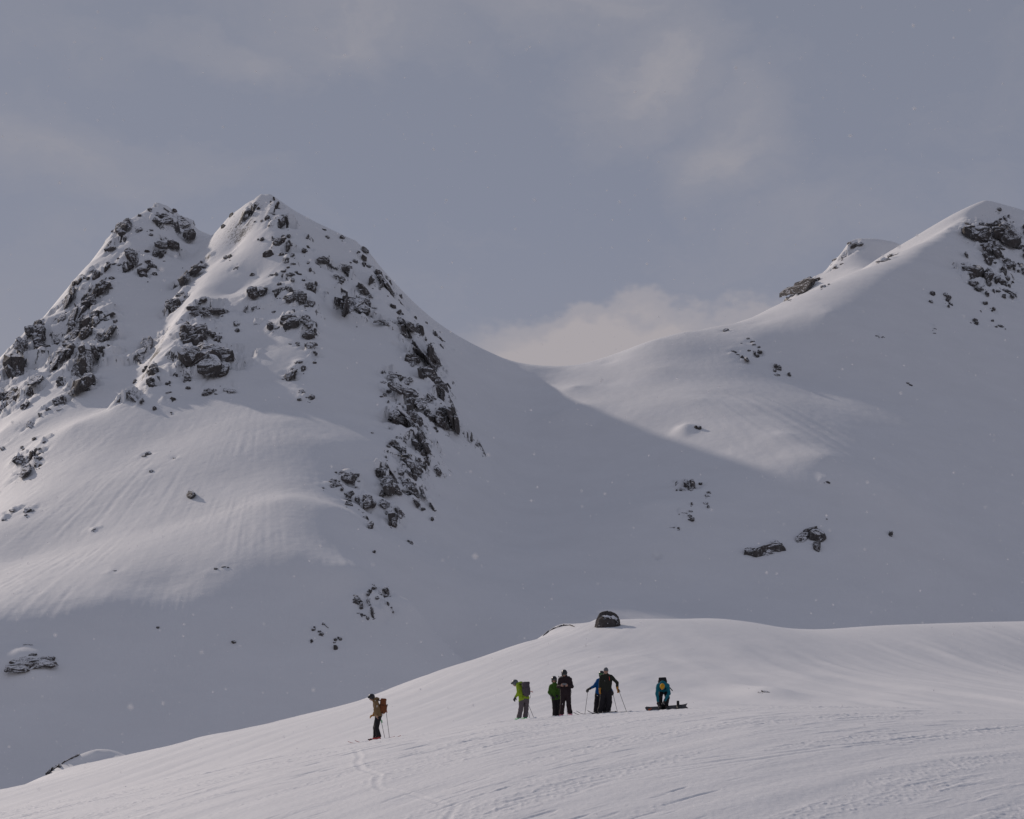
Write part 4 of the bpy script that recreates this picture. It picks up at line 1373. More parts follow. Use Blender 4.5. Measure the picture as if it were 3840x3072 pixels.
def person(px, pyf, Y, J, look, mats, label, seed, glove=('left', 'right'), hand_dirs=None, hem=0.77, hood=True, collar=True,
           baggy=0.0, h_body=0.012, glove_r=0.0145):
    """J: joints in centimetres, x to the right of the photo, y away, z up, from the ground point under the figure"""
    X = (px - CX) / F * Y
    z0 = FIELD.height(X, Y)
    root = empty('person', (X, Y, z0 - 0.015))
    tag(root, label, 'person')
    j = {k: cm(v) for k, v in J.items()}
    for sd in 'LR':                                         # feet follow the sloping snow
        a = j['an' + sd]
        dz = FIELD.height(X + a[0], Y + a[1]) - z0
        dz = max(-0.12, min(0.12, dz))
        for kk in ('an', 'toe'):
            j[kk + sd] = j[kk + sd] + V(0, 0, dz)
    B = basis(look, (0, 0, 1) if abs(unit(look)[2]) < 0.9 else (0, -1, 0.3))
    head = j['head']
    hand_dirs = hand_dirs or {}
    # ---- body, one skin from scalp to soles
    b = SDF(h_body, 0.025)
    b.ell(head, B, (0.074, 0.093, 0.112), 0.01)
    b.ell(head + B[1] * 0.045 - B[2] * 0.055, B, (0.048, 0.05, 0.05), 0.02)
    b.cone(head + B[1] * 0.086 + B[2] * 0.012, head + B[1] * 0.108 - B[2] * 0.022, 0.009, 0.014, 0.008)
    b.cone(head + B[1] * 0.075 + B[0] * 0.04 + B[2] * 0.03, head + B[1] * 0.075 - B[0] * 0.04 + B[2] * 0.03, 0.014, 0.014, 0.015)
    for s in (-1, 1):
        b.ell(head + B[0] * 0.076 * s - B[1] * 0.005, B, (0.012, 0.024, 0.034), 0.008)
    b.cone(head - B[2] * 0.04, j['neck'], 0.052, 0.062)
    b.cone(j['neck'], j['chest'], 0.055, 0.09)
    b.cone(j['chest'], j['pelvis'], 0.095, 0.10)
    for sd in 'LR':
        b.cone(j['sh' + sd] * 0.8 + j['neck'] * 0.2, j['neck'], 0.036, 0.042)
        b.cone(j['sh' + sd] * 0.7 + j['chest'] * 0.3, j['hip' + sd], 0.045, 0.07, 0.03)
        b.cone(j['sh' + sd] * 0.93 + j['chest'] * 0.07 - V(0, 0, 0.02), j['el' + sd], 0.040, 0.036, 0.015)
        b.cone(j['el' + sd], j['ha' + sd], 0.036, 0.028, 0.015)
        b.cone(j['hip' + sd], j['kn' + sd], 0.083, 0.058)
        b.cone(j['kn' + sd], j['an' + sd], 0.057, 0.042)
        b.cone(j['an' + sd], j['toe' + sd], 0.042, 0.034)
        hd = hand_dirs.get(sd)
        side = 'left' if sd == 'L' else 'right'
        if side not in glove:
            td, pn, cu = hd if hd else (j['ha' + sd] - j['el' + sd], (0, -1, 0), 0.5)
            hand_parts(b, j['ha' + sd], td, pn, 0.0095, 0.18, cu, 1 if sd == 'R' else -1)
        else:
            b.cone(j['ha' + sd], j['ha' + sd] + unit(j['ha' + sd] - j['el' + sd]) * 0.03, 0.024, 0.020)
    sdf_obj('body', b, mats.get('skin', SKIN), root)
    # eyes
    if mats.get('goggles') is None and mats.get('face', True):
        for s in (-1, 1):
            sdf_obj('eye', SDF(0.003, 0).ell(head + B[1] * 0.085 + B[0] * 0.032 * s + B[2] * 0.012, B, (0.013, 0.008, 0.007)), EYE, root)
    # ---- jacket
    c = SDF(0.013, 0.045)
    c.cone(j['neck'] + V(0, 0, 0.0), j['chest'], 0.080, 0.122)
    c.cone(j['chest'], j['pelvis'], 0.126, 0.138)
    down = unit(j['pelvis'] - j['chest'])
    for sd in 'LR':
        c.cone(j['sh' + sd] * 0.88 + j['neck'] * 0.12, j['neck'], 0.062, 0.066)
        c.cone(j['sh' + sd] * 0.8 + j['chest'] * 0.2, j['hip' + sd] + V(0, 0, 0.04), 0.082, 0.106, 0.05)
        c.cone(j['hip' + sd] + V(0, 0, 0.04), j['hip' + sd] * 0.75 + j['kn' + sd] * 0.25, 0.110, 0.116, 0.05)
        c.cone(j['sh' + sd] - V(0, 0, 0.01), j['el' + sd], 0.066, 0.060, 0.03)
        c.cone(j['el' + sd], j['ha' + sd] + unit(j['el' + sd] - j['ha' + sd]) * 0.02, 0.060, 0.048, 0.03)
    if collar:
        c.cone(j['neck'] - V(0, 0, 0.02), j['neck'] * 0.55 + head * 0.45, 0.085, 0.075, 0.02)
    if hood:
        c.ell(j['neck'] - B[1] * 0.075 + V(0, 0, 0.02), np.eye(3), (0.11, 0.085, 0.08), 0.03)
    c.wrinkle(0.0048, 21.0, seed)
    hemp = j['pelvis'] + V(0, 0, hem - j['pelvis'][2]) if not isinstance(hem, tuple) else V(*hem)
    c.cut(hemp, down)
    jacket = sdf_obj('jacket', c, mats['jacket'], root)
    # hem band, cuffs and zip of the jacket
    ff = unit(V(look[0], look[1], 0.0001))
    zf = SDF(0.006, 0.01)
    zf.cone(j['neck'] * 0.5 + j['chest'] * 0.5 + ff * 0.102, j['chest'] + ff * 0.124, 0.007, 0.007)
    zf.cone(j['chest'] + ff * 0.124, j['pelvis'] + ff * 0.134, 0.007, 0.007)
    sdf_obj('zip', zf, STRAP, jacket)
    # ---- trousers
    t = SDF(0.013, 0.03)
    t.cone(j['pelvis'] + V(0, 0, 0.06), j['pelvis'] - V(0, 0, 0.02), 0.13, 0.135)
    for sd in 'LR':
        t.cone(j['hip' + sd], j['kn' + sd], 0.112 + baggy, 0.088 + baggy)
        t.cone(j['kn' + sd], j['an' + sd] + V(0, 0, 0.06), 0.088 + baggy, 0.088 + baggy)
        t.cone(j['an' + sd] + V(0, 0, 0.10), j['an' + sd] + V(0, 0, 0.02), 0.090 + baggy, 0.094 + baggy)
    e = j['anR'] - j['anL']
    nn = V(0, 0, 1) - e * e[2] / max(1e-6, e @ e)
    t.cut((j['anR'] + j['anL']) / 2 + V(0, 0, 0.03), -nn)
    t.wrinkle(0.0042, 19.0, seed + 1.7)
    sdf_obj('trousers', t, mats['trousers'], root)
    # ---- boots: shell, toe, sole
    for sd in 'LR':
        an, toe = j['an' + sd], j['toe' + sd]
        d = unit(V(toe[0] - an[0], toe[1] - an[1], 0.0001))
        bt = SDF(0.008, 0.018)
        R = basis(d)
        bt.cone(an + V(0, 0, 0.14) + d * 0.015, an - d * 0.015, 0.068, 0.062)
        bt.box(an + d * 0.085 - V(0, 0, 0.030), R, (0.052, 0.150, 0.040), 0.03)
        bt.box(an + d * 0.085 - V(0, 0, 0.064), R, (0.048, 0.155, 0.014), 0.008, 0.004)
        bo = sdf_obj('boot', bt, mats['boots'], root)
        for q in (0.05, 0.11, 0.17):
            p = an + d * q * 0.9 + V(0, 0, 0.085 - q * 0.55)
            s2 = R[0] * 0.056
            v, f = tube_mesh([p - s2, p + d * 0.02 + V(0, 0, 0.02), p + s2], 0.007, 5)
            mesh_obj('buckle', v, f, STEEL, bo)
    # ---- gloves
    for sd in 'LR':
        side = 'left' if sd == 'L' else 'right'
        if side in glove:
            td, pn, cu = hand_dirs.get(sd) or (j['ha' + sd] - j['el' + sd], (0, -1, 0), 0.75)
            gl = SDF(0.006, 0.012)
            ad = unit(j['ha' + sd] - j['el' + sd])
            gl.cone(j['ha' + sd] - ad * 0.045, j['ha' + sd] + ad * 0.01, 0.052, 0.040, 0.02)
            hand_parts(gl, j['ha' + sd], td, pn, glove_r, 0.20, cu, 1 if sd == 'R' else -1, 0.014)
            sdf_obj('glove', gl, mats['gloves'], root)
    # ---- headgear
    hat = mats.get('hat', 'helmet')
    hs = SDF(0.008, 0.012)
    if hat == 'helmet':
        hs.ell(head + B[2] * 0.022 - B[1] * 0.008, B, (0.108, 0.128, 0.122))
        hs.cone(head + B[0] * 0.085 - B[1] * 0.01 - B[2] * 0.03, head + B[0] * 0.080 - B[1] * 0.01 - B[2] * 0.085, 0.026, 0.022)
        hs.cone(head - B[0] * 0.085 - B[1] * 0.01 - B[2] * 0.03, head - B[0] * 0.080 - B[1] * 0.01 - B[2] * 0.085, 0.026, 0.022)
        hs.cone(head + B[0] * 0.06 + B[1] * 0.108 + B[2] * 0.055, head - B[0] * 0.06 + B[1] * 0.108 + B[2] * 0.055, 0.016, 0.016)
        hs.sub_ell(head + B[1] * 0.125 - B[2] * 0.055, B, (0.078, 0.12, 0.10))
        hs.cut(head - B[2] * 0.105, -B[2])
    else:
        hs.ell(head + B[2] * 0.03 - B[1] * 0.006, B, (0.090, 0.110, 0.115))
        hs.cone(head + B[0] * 0.03 + B[1] * 0.095 + B[2] * 0.03, head - B[0] * 0.03 + B[1] * 0.095 + B[2] * 0.03, 0.014, 0.014)
        hs.cut(head + B[2] * 0.012, -B[2])
        hs.wrinkle(0.002, 90.0, seed)
    hobj = sdf_obj('helmet' if hat == 'helmet' else 'beanie', hs, mats['hatmat'], root)
    if hat == 'helmet':
        for s in (-0.05, 0.05):
            v, f = tube_mesh([head + B[0] * s + B[1] * 0.06 + B[2] * 0.108, head + B[0] * s + B[1] * 0.01 + B[2] * 0.128, head + B[0] * s - B[1] * 0.07 + B[2] * 0.112], 0.007, 5)
            mesh_obj('vent', v, f, STRAP, hobj)
    gm = mats.get('goggles')
    if gm is not None:
        up = mats.get('goggles_up', 0.012)
        fw = 0.095 if up < 0.05 else 0.098
        go = SDF(0.006, 0.01)
        go.box(head + B[1] * fw + B[2] * up, B, (0.078, 0.022, 0.036), 0.02)
        g1 = sdf_obj('goggles', go, BLACK, root)
        ln = SDF(0.005, 0.006)
        ln.box(head + B[1] * (fw + 0.022) + B[2] * up, B, (0.072, 0.012, 0.032), 0.011)
        sdf_obj('lens', ln, gm, g1)
        pts = [head + B[0] * 0.108 * math.cos(a) + B[1] * 0.126 * math.sin(a) + B[2] * (up * 0.6 + 0.02) for a in np.linspace(-3.9, 0.75, 14)]
        v, f = tube_mesh(pts, 0.009, 6)
        mesh_obj('strap', v, f, STRAP, g1)
    return root, j


def world_of(root, v):
    return Vector(root.location) + Vector(v)


def backpack(label, root, c, out, up, w, d, h, mat, extras=(), lid=True, mat2=None):
    """pack worn by the figure at `root`; c in metres in the figure's frame"""
    c, out = V(*c), unit(out)
    up = unit(np.asarray(up) - out * np.dot(up, out))
    sd = np.cross(out, up)
    R = np.array([sd, out, up])
    P = world_of(root, c - up * h * 0.5)
    o = empty('backpack', P)
    tag(o, label, 'backpack')
    q = up * h * 0.5
    b = SDF(0.012, 0.03)
    b.box(q, R, (w / 2, d / 2, h / 2), min(0.095, d * 0.48))
    b.box(q + up * h * 0.12 - out * d * 0.1, R, (w * 0.46, d * 0.42, h * 0.40), 0.06)
    b.wrinkle(0.005, 25.0, w * 10)
    body = sdf_obj('pack_body', b, mat, o)
    p = SDF(0.010, 0.015)
    p.box(q + out * (d * 0.48) - up * h * 0.12, R, (w * 0.36, d * 0.18, h * 0.27), 0.035)
    p.wrinkle(0.004, 30.0, 2.0)
    pk = sdf_obj('front_pocket', p, mat2 or mat, o)
    if lid:
        l = SDF(0.010, 0.02)
        l.box(q + up * h * 0.47 + out * d * 0.02, R, (w * 0.47, d * 0.48, h * 0.10), 0.04)
        sdf_obj('lid', l, mat2 or mat, o)
    for s in (-1, 1):
        a = q + sd * s * w * 0.30
        pts = [a + up * h * 0.40 - out * d * 0.45, a + up * h * 0.44 - out * (d * 0.5 + 0.12), a + up * h * 0.15 - out * (d * 0.5 + 0.22),
               a - up * h * 0.18 - out * (d * 0.5 + 0.17), a - up * h * 0.36 - out * d * 0.46]
        tube('shoulder_strap', pts, 0.022, STRAP, o, 8)
        e = q + sd * s * w * 0.50
        tube('compression_strap', [e + up * h * 0.1 - out * d * 0.3, e + sd * s * 0.012 + up * h * 0.1, e + up * h * 0.1 + out * d * 0.35], 0.008, STRAP, body, 5)
        tube('loose_strap', [e - up * h * 0.35, e + sd * s * 0.03 - up * (h * 0.35 + 0.06), e + sd * s * 0.035 - up * (h * 0.35 + 0.16)], 0.007, STRAP, o, 5)
    for nm, pts, r, m in extras:
        tube(nm, [V(*x) - (c - up * h * 0.5) for x in pts], r, m, o, 8)
    return o


def ski_pole(label, a, b, root, grip_mat=BLACK, shaft_mat=STEEL, strap_mat=STRAP, cat='ski pole'):
    """pole from its tip a to the top of its grip b (figure frame, metres)"""
    A, Bp = world_of(root, a), world_of(root, b)
    o = empty('ski_pole', A)
    tag(o, label, cat)
    d = (Bp - A)
    L = d.length
    u = d.normalized()
    z = Vector()
    tube('shaft', [z, u * L * 0.5, u * (L - 0.10)], 0.0085, shaft_mat, o, 8)
    tube('grip', [u * (L - 0.14), u * (L - 0.05), u * (L - 0.012), u * L], 0.017, grip_mat, o, 8, 0.014)
    n = u.orthogonal().normalized()
    bk = [u * 0.055 + (n * math.cos(t) + u.cross(n) * math.sin(t)) * 0.045 for t in np.linspace(0, 2 * math.pi, 13)]
    bb = mesh_obj('basket', *tube_mesh(bk, 0.006, 5), BLACK, o)
    for t in (0.0, 1.57):
        k = (n * math.cos(t) + u.cross(n) * math.sin(t)) * 0.045
        mesh_obj('spoke', *tube_mesh([u * 0.05 - k, u * 0.06, u * 0.05 + k], 0.005, 4), BLACK, bb)
    s = u.orthogonal().normalized() * 0.045
    tube('wrist_strap', [u * (L - 0.02), u * (L - 0.06) + s, u * (L - 0.15) + s * 1.2, u * (L - 0.10) + s * 0.4, u * (L - 0.03)], 0.007, strap_mat, o, 5)
    return o


def ski(label, root, mid, direction, mat, edge_mat, length=1.76, waist=0.10, lift=0.0):
    P = world_of(root, mid)
    d = unit(V(direction[0], direction[1], 0))
    ends = []
    for t in (-0.5, 0.5):
        x, y = P.x + d[0] * length * t * 0.8, P.y + d[1] * length * t * 0.8
        ends.append(FIELD.height(x, y))
    pitch = (ends[1] - ends[0]) / (length * 0.8)
    zc = 0.5 * (ends[0] + ends[1]) + lift
    o = empty('ski', (P.x, P.y, zc))
    tag(o, label, 'ski')
    s = np.cross(d, (0, 0, 1))
    vs, fs = [], []
    n = 40
    for i in range(n + 1):
        t = i / n
        x = (t - 0.45) * length
        w = waist * (0.5 + 0.14 * (2 * t - 1) ** 2)
        if t > 0.93:
            w *= math.sqrt(max(0.03, 1 - ((t - 0.93) / 0.07) ** 2))
        if t < 0.03:
            w *= 0.6 + 0.4 * t / 0.03
        z = pitch * x + 0.012
        if t > 0.80:
            z += 0.13 * ((t - 0.80) / 0.20) ** 2
        if t < 0.06:
            z += 0.02 * (1 - t / 0.06)
        c = d * x + V(0, 0, z)
        for sg, dz in ((-1, 0), (1, 0), (1, 0.014), (-1, 0.014)):
            vs.append(c + s * w * sg + V(0, 0, dz))
    for i in range(n):
        for k in range(4):
            k2 = (k + 1) % 4
            fs.append((4 * i + k, 4 * i + k2, 4 * i + 4 + k2, 4 * i + 4 + k))
    fs += [(3, 2, 1, 0), (4 * n, 4 * n + 1, 4 * n + 2, 4 * n + 3)]
    mesh_obj('deck', vs, fs, mat, o, False)
    R = basis(d)
    b = SDF(0.008, 0.01)
    b.box(d * 0.02 + V(0, 0, 0.04), R, (0.038, 0.20, 0.018), 0.01)
    b.box(d * 0.19 + V(0, 0, 0.05), R, (0.034, 0.035, 0.02), 0.01)
    b.box(-d * 0.16 + V(0, 0, 0.05), R, (0.034, 0.035, 0.025), 0.01)
    sdf_obj('ski_binding', b, edge_mat, o)
    return o
# ------------------------------------------------------------------ the party
YP = 61.0
JET = plain_mat('black_shell_cloth', (0.016, 0.014, 0.018), 0.75, 0.2)
MAROON = plain_mat('dark_maroon_cloth', (0.026, 0.015, 0.018), 0.75, 0.15)
TAN = plain_mat('tan_jacket_cloth', (0.195, 0.125, 0.062), 0.8)
BROWN = plain_mat('brown_pack_cloth', (0.17, 0.056, 0.022), 0.8)
OCHRE = plain_mat('ochre_glove_leather', (0.46, 0.21, 0.035), 0.7)
RED = plain_mat('red_boot_plastic', (0.48, 0.05, 0.055), 0.4, spec=0.4)
LIME = plain_mat('lime_jacket_cloth', (0.255, 0.375, 0.02), 0.8)
CHARCOAL = plain_mat('charcoal_pack_cloth', (0.085, 0.072, 0.082), 0.8)
GREYCLOTH = plain_mat('grey_trouser_cloth', (0.115, 0.095, 0.102), 0.8)
GREENBOOT = plain_mat('green_boot_plastic', (0.02, 0.42, 0.13), 0.4, spec=0.4)
GREYSHELL = plain_mat('grey_helmet_shell', (0.12, 0.125, 0.14), 0.3, spec=0.5)
BLACKSHELL = plain_mat('black_helmet_shell', (0.016, 0.015, 0.017), 0.3, spec=0.5)
FOREST = plain_mat('green_jacket_cloth', (0.050, 0.120, 0.016), 0.8)
PINK = plain_mat('pink_boot_plastic', (0.80, 0.17, 0.33), 0.4, spec=0.4)
BLUE = plain_mat('blue_jacket_cloth', (0.004, 0.085, 0.27), 0.8)
DARKGREEN = plain_mat('black_green_jacket_cloth', (0.022, 0.024, 0.018), 0.8, 0.2)
GREYKNIT = plain_mat('grey_knit', (0.13, 0.135, 0.15), 0.9)
TEAL = plain_mat('teal_jacket_cloth', (0.006, 0.135, 0.185), 0.8)
MUSTARD = plain_mat('mustard_knit', (0.56, 0.29, 0.02), 0.9)
REDSKI = plain_mat('red_ski_laminate', (0.42, 0.04, 0.05), 0.35, spec=0.5)
GREYSKI = plain_mat('grey_ski_laminate', (0.13, 0.125, 0.13), 0.35, spec=0.5)
GREENTAPE = plain_mat('green_pole_strap', (0.02, 0.42, 0.13), 0.6)
REDTAPE = plain_mat('red_pole_strap', (0.45, 0.06, 0.05), 0.6)
BLACKBOOT = plain_mat('black_boot_plastic', (0.02, 0.02, 0.022), 0.4, spec=0.4)

# lone skier in the tan jacket
p1, j1 = person(1413, 2774, YP, dict(
    head=(-19, 0, 161), neck=(-7, 0, 149), chest=(-1, 0, 130), pelvis=(6, 0, 94), shL=(1, -17, 143), elL=(-4, -23, 115), haL=(1, -21, 95),
    shR=(-3, 17, 143), elR=(-6, 23, 116), haR=(-13, 10, 95), hipL=(8, -9, 90), knL=(0, -11, 49), anL=(8, -11, 8), toeL=(-8, -11, 4),
    hipR=(4, 9, 90), knR=(-6, 9, 49), anR=(-5, 9, 8), toeR=(-21, 9, 4)), (-0.82, -0.05, -0.5),
    dict(jacket=TAN, trousers=JET, boots=RED, gloves=OCHRE, hatmat=BLACKSHELL, goggles=LENS, goggles_up=0.07),
    'skier in tan jacket and black helmet standing apart, looking down over red skis', 1.0, glove=('right',),
    hand_dirs={'L': (V(0.15, 0.05, -1), V(0.9, 0.5, 0), 0.45), 'R': (V(-1, -0.2, -0.25), V(0, 0, -1), 1.0)}, hem=0.895, h_body=0.009, glove_r=0.020)
backpack('brown canvas backpack worn by the lone skier in tan', p1, (0.235, 0.0, 1.27), (1, 0, -0.06), (0.02, 0, 1), 0.30, 0.22, 0.54, BROWN,
         extras=[('ice_tool', [(0.36, -0.05, 1.18), (0.40, -0.05, 1.33), (0.385, -0.03, 1.36)], 0.016, BLACK)])
ski_pole('ski pole with a red strap planted behind the brown backpack', (0.48, 0.12, 0.0), (0.33, 0.10, 1.18), p1, BLACK, STEEL, REDTAPE)
ski_pole('short ski pole with a green strap planted behind the tan skier', (0.325, -0.08, 0.0), (0.155, -0.02, 0.80), p1, GREENTAPE, STEEL, GREENTAPE)
ski('red ski under the near boot of the tan skier', p1, (-0.10, -0.13, 0), (-1, -0.05), REDSKI, BLACK)
ski('red ski under the far boot of the tan skier', p1, (0.12, 0.12, 0), (-1, 0.10), REDSKI, BLACK)

# skier in lime, back towards us
p2, j2 = person(1959, 2698, YP, dict(
    head=(-27, 20, 140), neck=(-12, 11, 133), chest=(-5, 6, 118), pelvis=(7, 0, 84), shL=(-17, -3, 129), elL=(-15, -10, 103), haL=(-26, -5, 88),
    shR=(6, 18, 128), elR=(10, 26, 104), haR=(4, 30, 86), hipL=(-2, -5, 80), knL=(-6, -3, 42), anL=(-12, -3, 8), toeL=(-20, 8, 4),
    hipR=(15, 6, 80), knR=(14, 8, 42), anR=(11, 5, 8), toeR=(4, 16, 4)), (-0.78, 0.35, -0.52),
    dict(jacket=LIME, trousers=GREYCLOTH, boots=GREENBOOT, gloves=BLACK, hatmat=GREYSHELL, goggles=LENS, goggles_up=0.06),
    'skier in lime green jacket and grey trousers, head bowed, seen from behind', 2.0,
    hand_dirs={'L': (V(-0.4, 0.1, -0.9), V(0.5, 0.8, 0), 0.6)}, hem=0.755)
backpack('charcoal backpack with loose straps on the lime green skier', p2, (0.14, -0.13, 1.165), (0.66, -0.75, 0.05), (-0.25, 0.22, 1), 0.31, 0.19, 0.50, CHARCOAL,
         extras=[('red_cord', [(0.30, -0.22, 1.07), (0.37, -0.21, 1.10), (0.36, -0.2, 1.05), (0.40, -0.2, 1.07)], 0.012, REDTAPE)])
ski_pole('ski pole leaning out to the right behind the lime skier', (0.47, 0.10, 0.0), (0.10, 0.28, 0.92), p2)
ski_pole('ski pole with a round basket close to the right leg of the lime skier', (0.31, 0.02, 0.0), (0.04, 0.26, 0.90), p2)

# pair: skier in forest green, and the one with the phone before him
p3, j3 = person(2084, 2685, YP + 0.75, dict(
    head=(-6, -5, 148), neck=(-4, -2, 130), chest=(-2, 0, 112), pelvis=(2, 0, 84), shL=(15, 0, 124), elL=(20, 3, 100), haL=(8, -12, 88),
    shR=(-19, 0, 124), elR=(-24, 4, 100), haR=(-15, -10, 86), hipL=(11, 0, 80), knL=(13, -5, 43), anL=(15, 0, 8), toeL=(18, -15, 4),
    hipR=(-5, 0, 80), knR=(-4, -5, 43), anR=(-3, 0, 8), toeR=(-6, -15, 4)), (-0.1, -1, -0.08),
    dict(jacket=FOREST, trousers=JET, boots=BLACKBOOT, gloves=BLACK, hatmat=BLACKSHELL, goggles=LENS, goggles_up=0.012),
    'skier in dark green jacket and black helmet, half hidden behind the one with the phone', 3.0, hem=0.72, hood=False,
    hand_dirs={'R': (V(0.6, -0.3, -0.7), V(0, 1, 0), 0.7)})
backpack('dark backpack on the back of the green jacketed skier', p3, (-0.02, 0.25, 1.07), (0, 1, 0), (0, 0, 1), 0.28, 0.18, 0.42, CHARCOAL)
p4, j4 = person(2121, 2683, YP, dict(
    head=(-5, -7, 164), neck=(-3, -1, 148), chest=(-2, 1, 128), pelvis=(0, 0, 90), shL=(18, 1, 142), elL=(24, -5, 114), haL=(8, -23, 117),
    shR=(-22, 1, 142), elR=(-27, -5, 114), haR=(-19, -23, 117), hipL=(9, 0, 85), knL=(12, -6, 44), anL=(17, 0, 8), toeL=(20, -16, 4),
    hipR=(-9, 0, 85), knR=(-12, -6, 44), anR=(-15, 0, 8), toeR=(-18, -16, 4)), (0.02, -0.85, -0.45),
    dict(jacket=MAROON, trousers=MAROON, boots=PINK, gloves=BLACK, hatmat=BLACKSHELL, goggles=LENS, goggles_up=0.012, skin=SKIN),
    'skier all in dark maroon with pink boots, holding a phone before the chest', 4.0, glove=(), hem=0.80, h_body=0.009,
    hand_dirs={'L': (V(-0.75, -0.35, 0.45), V(-0.2, 0.9, -0.2), 0.55), 'R': (V(0.75, -0.35, 0.45), V(0.2, 0.9, -0.2), 0.55)})
backpack('black backpack with shovel handle, worn by the skier with the phone', p4, (-0.01, 0.27, 1.25), (0, 1, 0), (0, 0, 1), 0.40, 0.20, 0.52, STRAP,
         extras=[('shovel_handle', [(-0.255, 0.15, 1.20), (-0.24, 0.14, 1.45), (-0.245, 0.13, 1.54), (-0.28, 0.13, 1.54)], 0.014, BLACK),
                 ('axe_shaft', [(-0.21, 0.15, 1.22), (-0.20, 0.14, 1.53)], 0.012, BLACK)])


def phone():
    P = world_of(p4, (-0.055, -0.30, 1.225))
    o = empty('phone', P)
    tag(o, 'small grey phone held in both bare hands by the maroon skier', 'phone')
    R = basis((0, -0.85, -0.5))
    sdf_obj('case', SDF(0.004, 0.002).box((0, 0, 0), R, (0.078, 0.006, 0.039), 0.005), plain_mat('phone_case', (0.16, 0.17, 0.19), 0.3), o)
    sdf_obj('screen', SDF(0.004, 0.002).box(-R[1] * 0.006, R, (0.073, 0.003, 0.035), 0.002), LENS, o)


phone()
ski_pole('ski pole standing between the legs of the maroon skier', (0.075, 0.25, 0.0), (0.02, 0.22, 1.10), p4)

# pair: skier in blue reaching left with a pole, and the one in black with ochre gloves
p5, j5 = person(2236, 2672, YP + 0.8, dict(
    head=(20, -4, 155), neck=(20, -1, 138), chest=(19, 0, 120), pelvis=(15, 0, 86), shL=(36, 0, 131), elL=(50, 2, 109), haL=(59, -2, 91),
    shR=(5, 0, 131), elR=(-7, -4, 111), haR=(-27, -7, 100), hipL=(24, 0, 82), knL=(28, -6, 44), anL=(32, 0, 8), toeL=(35, -16, 4),
    hipR=(7, 0, 82), knR=(1, -7, 44), anR=(0, 0, 8), toeR=(-8, -15, 4)), (-0.3, -1, -0.05),
    dict(jacket=BLUE, trousers=JET, boots=BLACKBOOT, gloves=BLACK, hatmat=BLACKSHELL, goggles=LENS_GREEN, goggles_up=0.012),
    'skier in blue jacket and green goggles reaching left, behind the one in black', 5.0, hem=0.78, hood=False, baggy=0.012,
    hand_dirs={'R': (V(-0.75, -0.2, -0.6), V(0.4, 0.8, -0.3), 1.1), 'L': (V(0.3, -0.2, -0.9), V(-0.5, 0.8, 0), 1.1)})
ski_pole('ski pole held out to the left by the skier in blue', (-0.45, -0.10, -0.05), (-0.31, -0.10, 1.03), p5)
ski_pole('ski pole leaning from behind the skier in black, left of the outstretched glove', (0.84, 0.05, 0.0), (0.59, -0.04, 0.98), p5)
p6, j6 = person(2270, 2671, YP, dict(
    head=(2, -5, 162), neck=(3, -1, 147), chest=(4, 0, 128), pelvis=(4, 0, 90), shL=(23, 0, 142), elL=(44, 0, 119), haL=(45, -6, 97),
    shR=(-15, 0, 142), elR=(-19, 2, 114), haR=(-21, -6, 92), hipL=(12, 0, 86), knL=(14, -5, 45), anL=(9, 0, 8), toeL=(10, -17, 4),
    hipR=(-6, 0, 86), knR=(-12, -5, 45), anR=(-18, 0, 8), toeR=(-23, -16, 4)), (0.08, -1, -0.1),
    dict(jacket=DARKGREEN, trousers=JET, boots=BLACKBOOT, gloves=OCHRE, hat='beanie', hatmat=GREYKNIT),
    'skier in black with grey beanie and ochre gloves, one arm on a pole', 6.0, hem=0.84, baggy=0.022,
    hand_dirs={'L': (V(0.35, -0.15, -0.92), V(-0.5, 0.8, 0), 0.9), 'R': (V(0.0, -0.1, -1), V(0.8, 0.5, 0), 0.5)})
backpack('dark backpack with red strap behind the skier in the grey beanie', p6, (0.04, 0.27, 1.25), (0, 1, 0), (0, 0, 1), 0.32, 0.19, 0.48, STRAP,
         extras=[('red_strap', [(0.13, -0.145, 1.42), (0.145, -0.16, 1.36), (0.14, -0.165, 1.27)], 0.012, REDTAPE)])
ski_pole('ski pole with a round basket planted to the right by the ochre glove', (0.83, -0.04, 0.0), (0.475, -0.09, 0.96), p6)
ski('grey ski with curled tip pointing left under the skier in blue', p5, (0.05, -0.05, 0), (-1, -0.16), GREYSKI, BLACK, 1.7, 0.11, 0.01)
ski('grey ski under the left boot of the skier in black', p6, (-0.16, -0.06, 0), (-1, -0.10), GREYSKI, BLACK, 1.7, 0.11, 0.01)
ski('grey ski under the right boot of the skier in black', p6, (0.22, -0.30, 0), (-1, -0.22), GREYSKI, BLACK, 1.7, 0.11, 0.01)

# snowboarder bent over the board
p7, j7 = person(2487, 2651, YP - 0.1, dict(
    head=(-8, -46, 88), neck=(-5, -35, 94), chest=(-3, -20, 96), pelvis=(3, 12, 80), shL=(15, -24, 93), elL=(19, -30, 63), haL=(2, -33, 36),
    shR=(-22, -24, 93), elR=(-26, -29, 62), haR=(-22, -31, 33), hipL=(12, 12, 76), knL=(14, -13, 49), anL=(10, 2, 12), toeL=(12, -15, 8),
    hipR=(-6, 12, 76), knR=(-13, -14, 49), anR=(-10, 2, 12), toeR=(-14, -15, 8)), (-0.05, -0.35, -0.94),
    dict(jacket=TEAL, trousers=JET, boots=BLACKBOOT, gloves=BLACK, hat='beanie', hatmat=MUSTARD, face=False),
    'snowboarder in teal jacket and mustard hat bent double over a black board', 7.0, hem=(0.03, 0.16, 0.78), hood=True, collar=False,
    hand_dirs={'L': (V(-0.4, 0, -0.9), V(-0.5, 0.8, 0), 0.7), 'R': (V(0.1, 0, -1), V(0.5, 0.8, 0), 0.7)})
